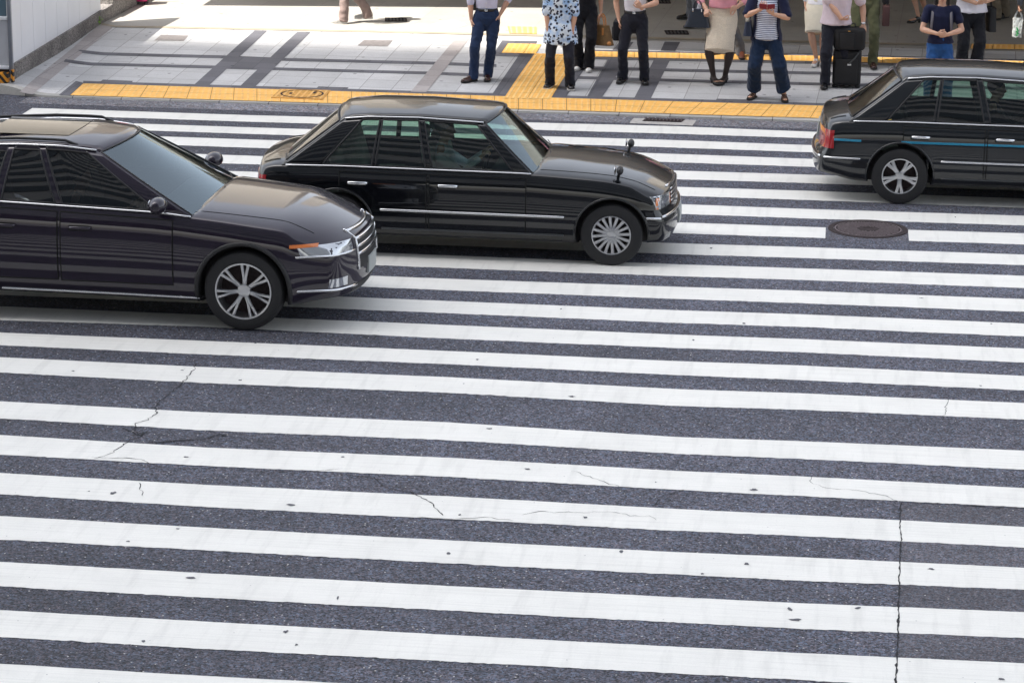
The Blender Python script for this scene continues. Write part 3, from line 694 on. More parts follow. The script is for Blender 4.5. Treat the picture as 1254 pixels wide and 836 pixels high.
# canopy: its edge shadow crosses the pavement at the top of the picture
SHX, SHY = SUN_DX/hd/math.tan(R(SUN_EL)), SUN_DY/hd/math.tan(R(SUN_EL))
CZ = 4.0
e0 = PV(320, 7.5); e1 = PV(600, 9.5); hgt = CZ-e0[2]
ya, yb_ = e0[1]-SHY*hgt, e1[1]-SHY*hgt; xa, xb = e0[0]-SHX*hgt, e1[0]-SHX*hgt
sl_ = (yb_-ya)/(xb-xa); xr = PV(700, 30)[0]-SHX*hgt; yw = 37.9-SHY*hgt
def cyy(x): return ya+sl_*(x-xa)
pts = [(xa-0.9, cyy(xa-0.9)), (xr, cyy(xr)), (xr, yw), (45, yw+0.3), (45, SYT+2.2), (xa-0.9, SYT+2.2)]
bm = bmesh.new(); lo = [bm.verts.new((x, y-SYT, CZ)) for x, y in pts]; hi = [bm.verts.new((x, y-SYT, CZ+0.25)) for x, y in pts]
bm.faces.new(lo); bm.faces.new(hi)
for i in range(len(pts)): bm.faces.new((lo[i], lo[(i+1) % len(pts)], hi[(i+1) % len(pts)], hi[i]))
bmobj('canopy', bm, M_FAC, t, smooth=False)
# trolley case by the planter
M_MAG = mat('magenta_fabric', (0.62, 0.02, 0.16), 0.45, var=0.1); M_BLK = mat('black_plastic', (0.02, 0.02, 0.022), 0.45)
M_WHT = mat('white_plastic', (0.8, 0.8, 0.8), 0.5)
q = PV(174, 5.2); t = thing('trolley_case', 'magenta wheeled case standing beside the granite wall at the top left', 'suitcase', q, R(8))
bm = bmesh.new(); box(bm, (0, 0, 0.30), (0.20, 0.26, 0.50), bev=0.04, seg=3); bmobj('shell', bm, M_MAG, t, auto=50)
for sx in (-1, 1): bm = bmesh.new(); tube(bm, [(sx*0.07-0.012, -0.09, 0.03), (sx*0.07+0.012, -0.09, 0.03)], [0.028, 0.028], 14); bmobj('wheel', bm, M_BLK, t)
bm = bmesh.new(); box(bm, (0.03, -0.134, 0.10), (0.07, 0.006, 0.03)); bmobj('white_tag', bm, M_WHT, t, smooth=False)
bm = bmesh.new(); tube(bm, [(-0.05, 0.08, 0.5), (-0.05, 0.08, 0.95), (0.05, 0.08, 0.95), (0.05, 0.08, 0.5)], [0.009]*4, 8); bmobj('pull_handle', bm, M_BLK, t)
#@@CARS
# ================================================================ CARS
def paintmat(name, col, flake=0.3):
    M = mat(name, col, 0.35, metal=flake, spec=0.12, coat=1.0, var=0.08, vscale=3); M.node_tree.nodes['Principled BSDF'].inputs['Coat IOR'].default_value = 1.56; M.node_tree.nodes['Principled BSDF'].inputs['Coat Roughness'].default_value = 0.035; return M
M_CHR = mat('chrome', (0.75, 0.76, 0.78), 0.12, metal=1.0); M_RUB = mat('tyre_rubber', (0.022, 0.022, 0.024), 0.8, bump=0.2, bscale=80)
M_ALLOY = mat('alloy', (0.55, 0.56, 0.58), 0.28, metal=0.9); M_TRIM = mat('black_trim', (0.015, 0.015, 0.017), 0.5)
M_SEAM = mat('shut_line', (0.002, 0.002, 0.002), 0.9); M_INT = mat('interior_dark', (0.05, 0.048, 0.05), 0.8, var=0.2)
M_SEATW = mat('seat_cover', (0.45, 0.45, 0.43), 0.9, var=0.1); M_PLATE = mat('plate', (0.42, 0.44, 0.43), 0.5)
M_RED = mat('tail_red', (0.35, 0.01, 0.015), 0.12, spec=0.7, coat=1.0); M_AMB = mat('indicator_amber', (0.75, 0.20, 0.04), 0.15, spec=0.6, coat=1.0)
M_LAMP = mat('headlamp', (0.55, 0.57, 0.60), 0.08, metal=0.7, coat=1.0); M_UNDER = mat('underbody', (0.01, 0.01, 0.01), 0.95)
def glassmat(name, tint, ior=1.75, gcol=(1, 1, 1)):
    a = NB(name); t = a.t; tr = t.nodes.new('ShaderNodeBsdfTransparent'); tr.inputs[0].default_value = (*tint, 1)
    gl = t.nodes.new('ShaderNodeBsdfGlossy'); gl.inputs['Roughness'].default_value = 0.015; fr = t.nodes.new('ShaderNodeFresnel'); fr.inputs[0].default_value = ior; gl.inputs[0].default_value = (*gcol, 1)
    mx = t.nodes.new('ShaderNodeMixShader'); a.l(fr.outputs[0], mx.inputs[0]); a.l(tr.outputs[0], mx.inputs[1]); a.l(gl.outputs[0], mx.inputs[2])
    a.l(mx.outputs[0], t.nodes['Material Output'].inputs[0]); return a.M
M_GLS = glassmat('window_glass', (0.50, 0.66, 0.58)); M_GLD = glassmat('dark_window_glass', (0.22, 0.25, 0.25))
M_GLC = glassmat('windscreen_glass', (0.66, 0.88, 0.92), 2.3, (0.80, 0.93, 1.0))

def make_car(name, label, cat, P, loc, rz):
    root = thing(name, label, cat, loc, rz)
    xR, xF, W = P['xR'], P['xF'], P['W']/2
    it = lambda tab, x: float(np.interp(x, [a for a, b in tab], [b for a, b in tab]))
    def sm(tab, x, h=0.07): return (it(tab, x-h)+it(tab, x)*2+it(tab, x+h))/4
    def fx(y, z): return -P['fbow']*(abs(y)/W)**2.4+it(P['fprof'], z)
    def rx(y, z): return P['rbow']*(abs(y)/W)**2.4-it(P['rprof'], z)
    n = 74; xs = [xR+(xF-xR)*i/n for i in range(n+1)]
    c0, c1 = P['tub']
    def ring(x):
        w_ = W*sm(P['w'], x); zb = sm(P['zb'], x); zs = sm(P['zs'], x); zt = sm(P['zt'], x); H = zs-zb
        pts = [(0, zb), (.5*w_, zb), (.84*w_, zb+.005), (.945*w_, zb+.03), (.975*w_, zb+.09), (.99*w_, zb+.2*H), (1.0*w_, zb+.36*H), (1.0*w_, zb+.5*H), (.994*w_, zb+.64*H), (.985*w_, zb+.76*H), (.975*w_, zb+.86*H), (.955*w_, zs-.03), (.93*w_, zs)]
        if c0 < x < c1: pts += [(.885*w_, zs+.004), (.87*w_, zs-.10), (.80*w_, .52), (.4*w_, .50), (0, .50)]
        else: d = zt-zs; pts += [(.88*w_, zs+.22*d), (.74*w_, zs+.55*d), (.52*w_, zs+.82*d), (.26*w_, zs+.96*d), (0, zt)]
        return pts
    bm = bmesh.new(); rows = []
    for x in xs:
        h = ring(x); full = [(-y, z) for y, z in h]+[(y, z) for y, z in reversed(h[1:-1])]
        af, ar = sstep(xF-0.75, xF, x), sstep(xR+0.65, xR, x)
        rows.append([bm.verts.new((x+af*fx(y, z)+ar*rx(y, z), y, z)) for y, z in full])
    m_ = len(rows[0])
    for A, B in zip(rows, rows[1:]):
        for k in range(m_): bm.faces.new((A[k], A[(k+1) % m_], B[(k+1) % m_], B[k]))
    for ri, ff, x in ((0, rx, xR), (n, fx, xF)):
        h = ring(x); L = len(h); J = 10; prev = [rows[ri][0]]*(J+1)
        for k in range(1, L-1):
            l, r = rows[ri][k], rows[ri][m_-k]; y, z = h[k]
            cur = [l]+[bm.verts.new((x+ff(lerp(-y, y, j/J), z), lerp(-y, y, j/J), z)) for j in range(1, J)]+[r]
            for j in range(J):
                f = [prev[j], prev[j+1], cur[j+1], cur[j]]; f = [v for i, v in enumerate(f) if v not in f[:i]]
                bm.faces.new(f)
            prev = cur
        top = rows[ri][L-1]
        for j in range(J): bm.faces.new((prev[j], prev[j+1], top))
    bmesh.ops.recalc_face_normals(bm, faces=bm.faces)
    body = evaluated(bm, [('SUBSURF', dict(levels=1, render_levels=1))])
    # wheel arches
    cb = bmesh.new()
    for x in (0, P['wb']):
        for s in (-1, 1):
            q = bmesh.ops.create_cone(cb, cap_ends=True, segments=48, radius1=P['wr']*P['arch'], radius2=P['wr']*P['arch'], depth=0.34)
            bmesh.ops.transform(cb, matrix=Matrix.Translation((x, s*(W-0.10), P['wr']*1.02)) @ Matrix.Rotation(R(90), 4, 'X'), verts=q['verts'])
    cme = bpy.data.meshes.new('cut'); cb.to_mesh(cme); cb.free(); co = bpy.data.objects.new('cut', cme); COL.objects.link(co)
    cme.materials.append(M_UNDER)
    o = bpy.data.objects.new('tmpb', body); COL.objects.link(o); body.materials.append(P['paint']); body.materials.append(M_UNDER)
    md = o.modifiers.new('b', 'BOOLEAN'); md.operation = 'DIFFERENCE'; md.solver = 'EXACT'; md.object = co; md.material_mode = 'TRANSFER'
    dg = bpy.context.evaluated_depsgraph_get(); dg.update(); fin = bpy.data.meshes.new_from_object(o.evaluated_get(dg))
    bpy.data.objects.remove(o); bpy.data.objects.remove(co)
    for pf in fin.polygons:                            # inside of the cabin tub takes the interior trim
        c_ = pf.center
        if c0+0.02 < c_.x < c1-0.02 and abs(c_.y) < 0.885*W and c_.z > 0.45 and pf.normal.z > -0.2: pf.material_index = 1
        if c_.z < 0.24 and pf.normal.z < -0.5: pf.material_index = 1
    fin.materials[1] = M_INT
    bo = bpy.data.objects.new('body', fin); COL.objects.link(bo); bo.parent = root
    fin.polygons.foreach_set('use_smooth', [True]*len(fin.polygons)); fin.set_sharp_from_angle(angle=R(34))
    bt = bmesh.new(); bt.from_mesh(body if False else fin); bvh = BVHTree.FromBMesh(bt); bt.free()
    def hit(axis, a, b):
        if axis == 'R': o_, d = Vector((a, -3, b)), Vector((0, 1, 0))
        elif axis == 'L': o_, d = Vector((a, 3, b)), Vector((0, -1, 0))
        elif axis == 'F': o_, d = Vector((xF+2, a, b)), Vector((-1, 0, 0))
        elif axis == 'B': o_, d = Vector((xR-2, a, b)), Vector((1, 0, 0))
        else: o_, d = Vector((a, b, 4)), Vector((0, 0, -1))
        h = bvh.ray_cast(o_, d)
        return (h[0], -d) if h[0] is not None else (o_+d*3, -d)
    def patch(pname, axis, a0, a1, b0, b1, matl, off_=0.005, thick=0.03, na=None, nb=4, shape=None, parent=root):
        na = na or max(3, int(abs(a1-a0)/0.06)); bm = bmesh.new(); T = []
        for i in range(na+1):
            r_ = []
            for j in range(nb+1):
                u, v = i/na, j/nb; a, b = a0+(a1-a0)*u, b0+(b1-b0)*v
                if shape: a, b = shape(a, b, u, v)
                p_, d = hit(axis, a, b); r_.append(p_+d*off_)
            T.append(r_)
        V_ = grid(bm, T); bd = [V_[i][0] for i in range(na+1)]+[V_[na][j] for j in range(1, nb+1)]+[V_[i][nb] for i in range(na-1, -1, -1)]+[V_[0][j] for j in range(nb-1, 0, -1)]
        dn = -d*thick; lo = [bm.verts.new(v.co+dn) for v in bd]
        for i in range(len(bd)): bm.faces.new((bd[i], bd[(i+1) % len(bd)], lo[(i+1) % len(bd)], lo[i]))
        return bmobj(pname, bm, matl, parent, auto=40)
    def line(pname, axis, pts, r, matl, off_=0.0, parent=root, seg=6, closed=False):
        P_ = []
        for a, b in zip(pts, pts[1:]):
            k = max(1, int(math.hypot(b[0]-a[0], b[1]-a[1])/0.07))
            for i in range(k): P_.append((a[0]+(b[0]-a[0])*i/k, a[1]+(b[1]-a[1])*i/k))
        if not closed: P_.append(pts[-1])
        Q_ = []
        for a, b in P_: p_, d = hit(axis, a, b); Q_.append(p_+d*off_)
        bm = bmesh.new(); tube(bm, Q_, [r]*len(Q_), seg, cap=not closed, closed=closed); return bmobj(pname, bm, matl, parent)
    # ---- cabin
    cols = P['cols']; crown = P['crown']; zbelt = lambda x: sm(P['zs'], x)
    wbx = lambda x: W*sm(P['w'], x)*0.925; wtx = lambda x: it(P['wt'], x); zrx = lambda x: it(P['zr'], x)
    def side(xb, xt, t_, s):
        y = lerp(wbx(xb), wtx(xt), t_)+P.get('bulge', .025)*math.sin(math.pi*t_)
        return Vector((lerp(xb, xt, t_), s*y, lerp(zbelt(xb)-0.002, zrx(xt), t_)))
    def spatch(c_a, c_b, t0, t1, s, ins=0.0, nn=8, mm=8):
        return [[side(lerp(c_a[0], c_b[0], i/nn), lerp(c_a[1], c_b[1], i/nn), lerp(t0, t1, j/mm), s)-Vector((0, s*ins, 0)) for j in range(mm+1)] for i in range(nn+1)]
    shell = bmesh.new()
    for s in (-1, 1):
        for j in range(len(cols)-1):
            a, b = cols[j], cols[j+1]
            if b[2] == 'p': grid(shell, spatch(a, b, 0, 1, s))
            else:
                g = b[3] if len(b) > 3 else (0.04, 0.93)
                grid(shell, spatch(a, b, 0, g[0], s, mm=1)); grid(shell, spatch(a, b, g[1], 1, s, mm=2))
                bm = bmesh.new(); grid(bm, spatch(a, b, g[0], g[1], s, 0.006)); wn = bmobj('side_window', bm, P['sideglass'] if b[0] > P['dark_before'] else M_GLD, root)
                bm = bmesh.new(); q = spatch(a, b, g[0], g[1], s, -0.001); e = q[0][:]+[q[i][-1] for i in range(1, 9)]+list(reversed(q[8][:-1]))+[q[i][0] for i in range(7, 0, -1)]
                tube(bm, e, [0.009]*len(e), 6, closed=True); bmobj('window_seal', bm, M_TRIM, wn)
    def screen(c_, sgn, t_, v, ins=0.0):
        p_ = side(c_[0], c_[1], t_, 1); bow = P['bow'] if sgn > 0 else P['rbow2']
        x = p_.x+sgn*bow*(1-v*v); z = p_.z+crown*(1-v*v)*t_+0.02*(1-v*v)*(1-t_)
        return Vector((x-sgn*ins, v*p_.y, z-ins*0.6))
    M_ = 14
    for c_, sgn, nm in ((cols[-1], 1, 'windscreen'), (cols[0], -1, 'rear_window')):
        t0, t1, v1 = (0.02, 0.95, 0.97) if sgn > 0 else (0.08, 0.90, 0.90)
        grid(shell, [[screen(c_, sgn, t_, lerp(-1, 1, j/M_)) for j in range(M_+1)] for t_ in (0, t0)])
        grid(shell, [[screen(c_, sgn, t_, lerp(-1, 1, j/M_)) for j in range(M_+1)] for t_ in (t1, (t1+1)/2, 1)])
        for sg in (-1, 1): grid(shell, [[screen(c_, sgn, lerp(t0, t1, i/8), sg*lerp(v1, 1, j/2)) for j in range(3)] for i in range(9)])
        bm = bmesh.new(); grid(bm, [[screen(c_, sgn, lerp(t0, t1, i/8), lerp(-v1, v1, j/M_), 0.005) for j in range(M_+1)] for i in range(9)]); wn = bmobj(nm, bm, M_GLC if sgn > 0 else P['rearglass'], root)
        bm = bmesh.new(); e = [screen(c_, sgn, t0, lerp(-v1, v1, j/M_)) for j in range(M_)]+[screen(c_, sgn, lerp(t0, t1, i/8), v1) for i in range(8)]+[screen(c_, sgn, t1, lerp(v1, -v1, j/M_)) for j in range(M_)]+[screen(c_, sgn, lerp(t1, t0, i/8), -v1) for i in range(8)]
        tube(bm, e, [0.009]*len(e), 6, closed=True); bmobj('window_seal', bm, M_TRIM, wn)
    NR = 26; RF = []
    for i in range(NR+1):
        row = []
        for j in range(M_+1):
            v = lerp(-1, 1, j/M_); xa_ = cols[0][1]-P['rbow2']*(1-v*v); xb_ = cols[-1][1]+P['bow']*(1-v*v); x = lerp(xa_, xb_, i/NR)
            xx = lerp(cols[0][1], cols[-1][1], i/NR); row.append(Vector((x, v*wtx(xx), zrx(xx)+crown*(1-abs(v)**2.2) if 0 < i < NR else zrx(xx)+crown*(1-v*v))))
        RF.append(row)
    grid(shell, RF); bmesh.ops.remove_doubles(shell, verts=shell.verts, dist=0.0008)
    me = bpy.data.meshes.new('cabin_shell'); bmesh.ops.recalc_face_normals(shell, faces=shell.faces); shell.to_mesh(me); shell.free()
    so_ = link('roof_and_pillars', me, P['paint'], root); me.set_sharp_from_angle(angle=R(50))
    sol = so_.modifiers.new('s', 'SOLIDIFY'); sol.thickness = 0.025; sol.offset = -1 if True else 1
    # roof rails / gutter trim and belt line
    for s in (-1, 1):
        e = [side(lerp(cols[0][0], cols[-1][0], i/30), lerp(cols[0][1], cols[-1][1], i/30), 0.985, s)+Vector((0, s*0.008, 0)) for i in range(31)]
        bm = bmesh.new(); tube(bm, e, [P['gut']]*31, 6); bmobj('roof_gutter', bm, P['gutmat'], root)
        e = [side(lerp(cols[0][0]+.05, cols[-1][0]-.02, i/30), 0.5, 0.0, s)*1.0 for i in range(31)]
        e = [Vector((p_.x, p_.y+s*0.012, p_.z+0.008)) for p_ in e]
        bm = bmesh.new(); tube(bm, e, [(0.011, 0.009)]*31, 6); bmobj('belt_moulding', bm, M_CHR, root)
    # interior
    bm = bmesh.new(); box(bm, (c1-0.22, 0, zbelt(c1)-0.10), (0.42, W*1.62, 0.22), bev=0.06); bmobj('dashboard', bm, M_INT, root, auto=50)
    for y in (-0.36, 0.36):
        x0 = P['seatx']; s_ = thing0('front_seat', root); bm = bmesh.new(); box(bm, (x0+0.22, y, 0.58), (0.5, 0.48, 0.16), bev=0.05); bmobj2('cushion', bm, P['seat'], s_)
        bm = bmesh.new(); box(bm, (x0-0.06, y, 0.86), (0.13, 0.46, 0.56), Matrix.Rotation(R(-14), 3, 'Y'), bev=0.05); bmobj2('backrest', bm, P['seat'], s_)
        bm = bmesh.new(); box(bm, (x0-0.16, y, 1.20), (0.09, 0.26, 0.17), bev=0.04); bmobj2('headrest', bm, P['seat'], s_)
    s_ = thing0('rear_bench', root); bm = bmesh.new(); box(bm, (P['seatx']-0.72, 0, 0.58), (0.5, 1.28, 0.18), bev=0.05); bmobj2('cushion', bm, P['seat'], s_)
    bm = bmesh.new(); box(bm, (P['seatx']-1.0, 0, 0.86), (0.16, 1.26, 0.56), Matrix.Rotation(R(-16), 3, 'Y'), bev=0.05); bmobj2('backrest', bm, P['seat'], s_)
    sw = bmesh.new(); e = [Vector((c1-0.50+0.08*math.cos(a)*0.6, -0.36+0.18*math.sin(a), zbelt(c1)-0.02+0.17*math.cos(a))) for a in [2*math.pi*k/24 for k in range(24)]]; tube(sw, e, [0.013]*24, 6, closed=True); bmobj('steering_wheel', sw, M_TRIM, root)
    # doors with shut lines and handles
    for s, ax in ((-1, 'R'), (1, 'L')):
        for k, (xa_, xb_) in enumerate(P['doors']):
            z0 = it(P['zb'], xa_)+P['sill']
            zt0, zt1 = zbelt(xa_)-0.045, zbelt(xb_)-0.045
            def shp(a, b, u, v, z0=z0, zt0=zt0, zt1=zt1, xa_=xa_, xb_=xb_, k=k):
                return a, lerp(z0, lerp(zt0, zt1, u), v)
            d_ = patch('door', ax, xa_, xb_, 0, 1, P['paint'], 0.0035, 0.01, na=18, nb=10, shape=shp)
            line('shut_line', ax, [(xa_, z0), (xb_, z0), (xb_, zt1), (xa_, zt0)], 0.0065, M_SEAM, 0.001, d_, closed=False)
            line('shut_line', ax, [(xa_, zt0), (xa_, z0)], 0.0065, M_SEAM, 0.001, d_)
            hx = xa_+0.10; hz = P['hz']; p_, dd = hit(ax, hx+0.09, hz); bm = bmesh.new()
            tube(bm, [p_+dd*0.008+Vector((-0.10, 0, 0)), p_+dd*0.034+Vector((-0.085, 0, 0.002)), p_+dd*0.036+Vector((0.085, 0, 0.002)), p_+dd*0.008+Vector((0.10, 0, 0))], [(0.016, 0.010)]*4, 8, side=(0, 0, 1)); bmobj('handle', bm, P['handle'], d_)
            patch('handle_recess', ax, hx-0.02, hx+0.17, hz-0.03, hz+0.02, M_SEAM, 0.0045, 0.003, na=5, nb=3, parent=d_)
        for (za, zb_, xa_, xb_, r_, mt) in P['strips']:
            line('side_moulding', ax, [(xa_, za), (xb_, zb_)], r_, mt, 0.004, seg=8)
        for q in P.get('bands', []):
            patch('colour_band', ax, q[0], q[1], q[2], q[3], q[4], 0.0048, 0.004, nb=2, na=30)
        # arch lips
        for x in (0, P['wb']):
            e = []
            for k in range(25):
                a = R(-14+208*k/24); px_, pz_ = x+P['wr']*(P['arch']+0.035)*math.cos(a), P['wr']*1.02+P['wr']*(P['arch']+0.035)*math.sin(a)
                if pz_ > it(P['zb'], px_)+0.03: p_, dd = hit(ax, px_, pz_); e.append(p_-dd*0.003)
            bm = bmesh.new(); tube(bm, e, [P['lip']]*len(e), 8); bmobj('wheel_arch_lip', bm, P['lipmat'], root)
    # hood shut lines
    bx0, bx1 = P['hood']
    for s in (-1, 1): line('hood_shut_line', 'T', [(bx0, s*W*0.80), (bx1, s*W*0.74)], 0.004, M_SEAM, 0.0)
    # lamps, grille, plates
    for (nm, ax, a0, a1, b0, b1, mt, of) in P['patches']:
        for s in ((-1, 1) if nm[0] == '*' else (1,)):
            aa = (s*a0, s*a1) if ax in 'FB' else (a0, a1)
            axx = ax if ax in 'FBT' else ('R' if s < 0 else 'L')
            patch(nm.strip('*'), axx, aa[0], aa[1], b0, b1, mt, of, 0.03, na=10, nb=4)
    for (nm, ax, pts, r_, mt) in P['lines']:
        for s in ((-1, 1) if nm[0] == '*' else (1,)):
            if ax in 'FB': q = [(s*a, b) for a, b in pts]; axx = ax
            elif ax == 'T': q = [(a, s*b) for a, b in pts]; axx = ax
            else: q = pts; axx = 'R' if s < 0 else 'L'
            line(nm.strip('*'), axx, q, r_, mt, 0.006, seg=8)
    # mirrors
    for s in (-1, 1):
        mx_, mz, my = P['mirror']; mo = thing0('mirror', root)
        bm = bmesh.new(); ellipsoid(bm, (mx_, s*(my+0.06), mz), (0.035 if P['fender'] else 0.085, 0.075 if P['fender'] else 0.12, 0.045 if P['fender'] else 0.075), u=20, v=12); bmobj2('shell', bm, P['mirmat'], mo)
        bm = bmesh.new(); b_ = (mx_+(-0.02 if P['fender'] else 0.02), s*(my-(0.0 if P['fender'] else 0.08)), mz-(0.07 if P['fender'] else 0.05)); tube(bm, [b_, (mx_, s*(my+0.02), mz)], [0.016, 0.014], 8); bmobj2('stalk', bm, P['mirmat'], mo)
        bm = bmesh.new(); ellipsoid(bm, (mx_-(0.05 if P['fender'] else 0.075), s*(my+0.06), mz), (0.012, 0.07, 0.045), u=16, v=8); bmobj2('mirror_glass', bm, M_CHR, mo)
    # wipers
    for y in (-0.50, 0.10):
        a = screen(cols[-1], 1, 0.0, (y)/wbx(cols[-1][0]))+Vector((0.03, 0, 0.01)); b = screen(cols[-1], 1, 0.12, min(.9, (y+0.55)/wbx(cols[-1][0])))+Vector((0.02, 0, 0.012))
        bm = bmesh.new(); tube(bm, [a, b], [0.007, 0.005], 6); bmobj('wiper', bm, M_TRIM, root)
    # wheels
    for x in (0, P['wb']):
        for s in (-1, 1): wheel(root, x, s, P)
    for ex in P.get('extras', []): ex(root, hit, patch, line, side)
    return root
def thing0(name, parent):                              # a part that is itself a mesh: first sub-mesh becomes the part
    return dict(name=name, parent=parent, obj=None)
def bmobj2(name, bm, matl, h):
    if h['obj'] is None: h['obj'] = bmobj(h['name'], bm, matl, h['parent'], auto=45); return h['obj']
    return bmobj(name, bm, matl, h['obj'], auto=45)
WCACHE = {}
def wheel(root, x, s, P):
    key = (P['rim'], P['wr'], s)
    if key not in WCACHE:
        r, tw = P['wr'], P['tw']; rr = r*P['rimr']; meshes = []
        bm = bmesh.new(); h = tw/2
        lathe(bm, [(rr*0.97, -h*0.80), (rr*1.02, -h*0.92), (rr+(r-rr)*0.5, -h*1.0), (r*0.965, -h*0.90), (r*0.995, -h*0.66), (r, -h*0.3), (r, h*0.3), (r*0.995, h*0.66), (r*0.965, h*0.90), (rr+(r-rr)*0.5, h), (rr*1.02, h*0.92), (rr*0.97, h*0.80)], seg=56)
        for q in (-0.35, 0, 0.35): lathe(bm, [(r+0.0008, h*(q-0.03)), (r-0.006, h*q), (r+0.0008, h*(q+0.03))], seg=56)
        meshes.append(('tyre', bm, M_RUB))
        bm = bmesh.new(); lathe(bm, [(rr*0.99, -h*0.84), (rr*0.985, -h*0.93), (rr*0.93, -h*0.90), (rr*0.90, -h*0.55), (rr*0.88, h*0.8), (rr*0.99, h*0.84)], seg=56); meshes.append(('rim', bm, M_ALLOY))
        bm = bmesh.new()
        ns = P['spokes']
        for k in range(ns):
            a = 2*math.pi*k/ns
            for da in P['twin']:
                a1, a2 = a+da*0.35, a+da
                pts = [(math.cos(a1)*rr*0.12, -h*0.52, math.sin(a1)*rr*0.12), (math.cos((a1+a2)/2)*rr*0.5, -h*0.66, math.sin((a1+a2)/2)*rr*0.5), (math.cos(a2)*rr*0.93, -h*0.80, math.sin(a2)*rr*0.93)]
                tube(bm, pts, [(P['spw']*1.1, 0.014), (P['spw']*0.8, 0.012), (P['spw']*0.95, 0.011)], 8, side=(-math.sin(a), 0, math.cos(a)))
        meshes.append(('spokes', bm, P['spmat']))
        bm = bmesh.new(); r_ = lathe(bm, [(rr*0.24, -h*0.50), (rr*0.22, -h*0.70), (rr*0.12, -h*0.76), (0.002, -h*0.77)], seg=32); bm.faces.new(r_[-1]); meshes.append(('hub_cap', bm, M_ALLOY))
        bm = bmesh.new(); r_ = lathe(bm, [(rr*0.89, h*0.3), (rr*0.6, h*0.15), (0.002, h*0.15)], seg=40); bm.faces.new(r_[-1]); meshes.append(('brake_disc', bm, M_IRON))
        out = []
        for nm, bm, mt in meshes:
            if s > 0: bmesh.ops.transform(bm, matrix=Matrix.Rotation(math.pi, 4, 'Z'), verts=bm.verts)
            bmesh.ops.transform(bm, matrix=Matrix.Rotation(0.3, 4, 'Y'), verts=bm.verts)
            bmesh.ops.recalc_face_normals(bm, faces=bm.faces); me = bpy.data.meshes.new(nm); bm.to_mesh(me); bm.free(); me.materials.append(mt)
            me.polygons.foreach_set('use_smooth', [True]*len(me.polygons)); me.set_sharp_from_angle(angle=R(35)); out.append((nm, me))
        WCACHE[key] = out
    wo = None
    for nm, me in WCACHE[key]:
        o = bpy.data.objects.new('wheel' if wo is None else nm, me); COL.objects.link(o)
        if wo is None: o.parent = root; o.location = (x, s*(P['W']/2-P['tw']/2-0.012), P['wr']); wo = o
        else: o.parent = wo

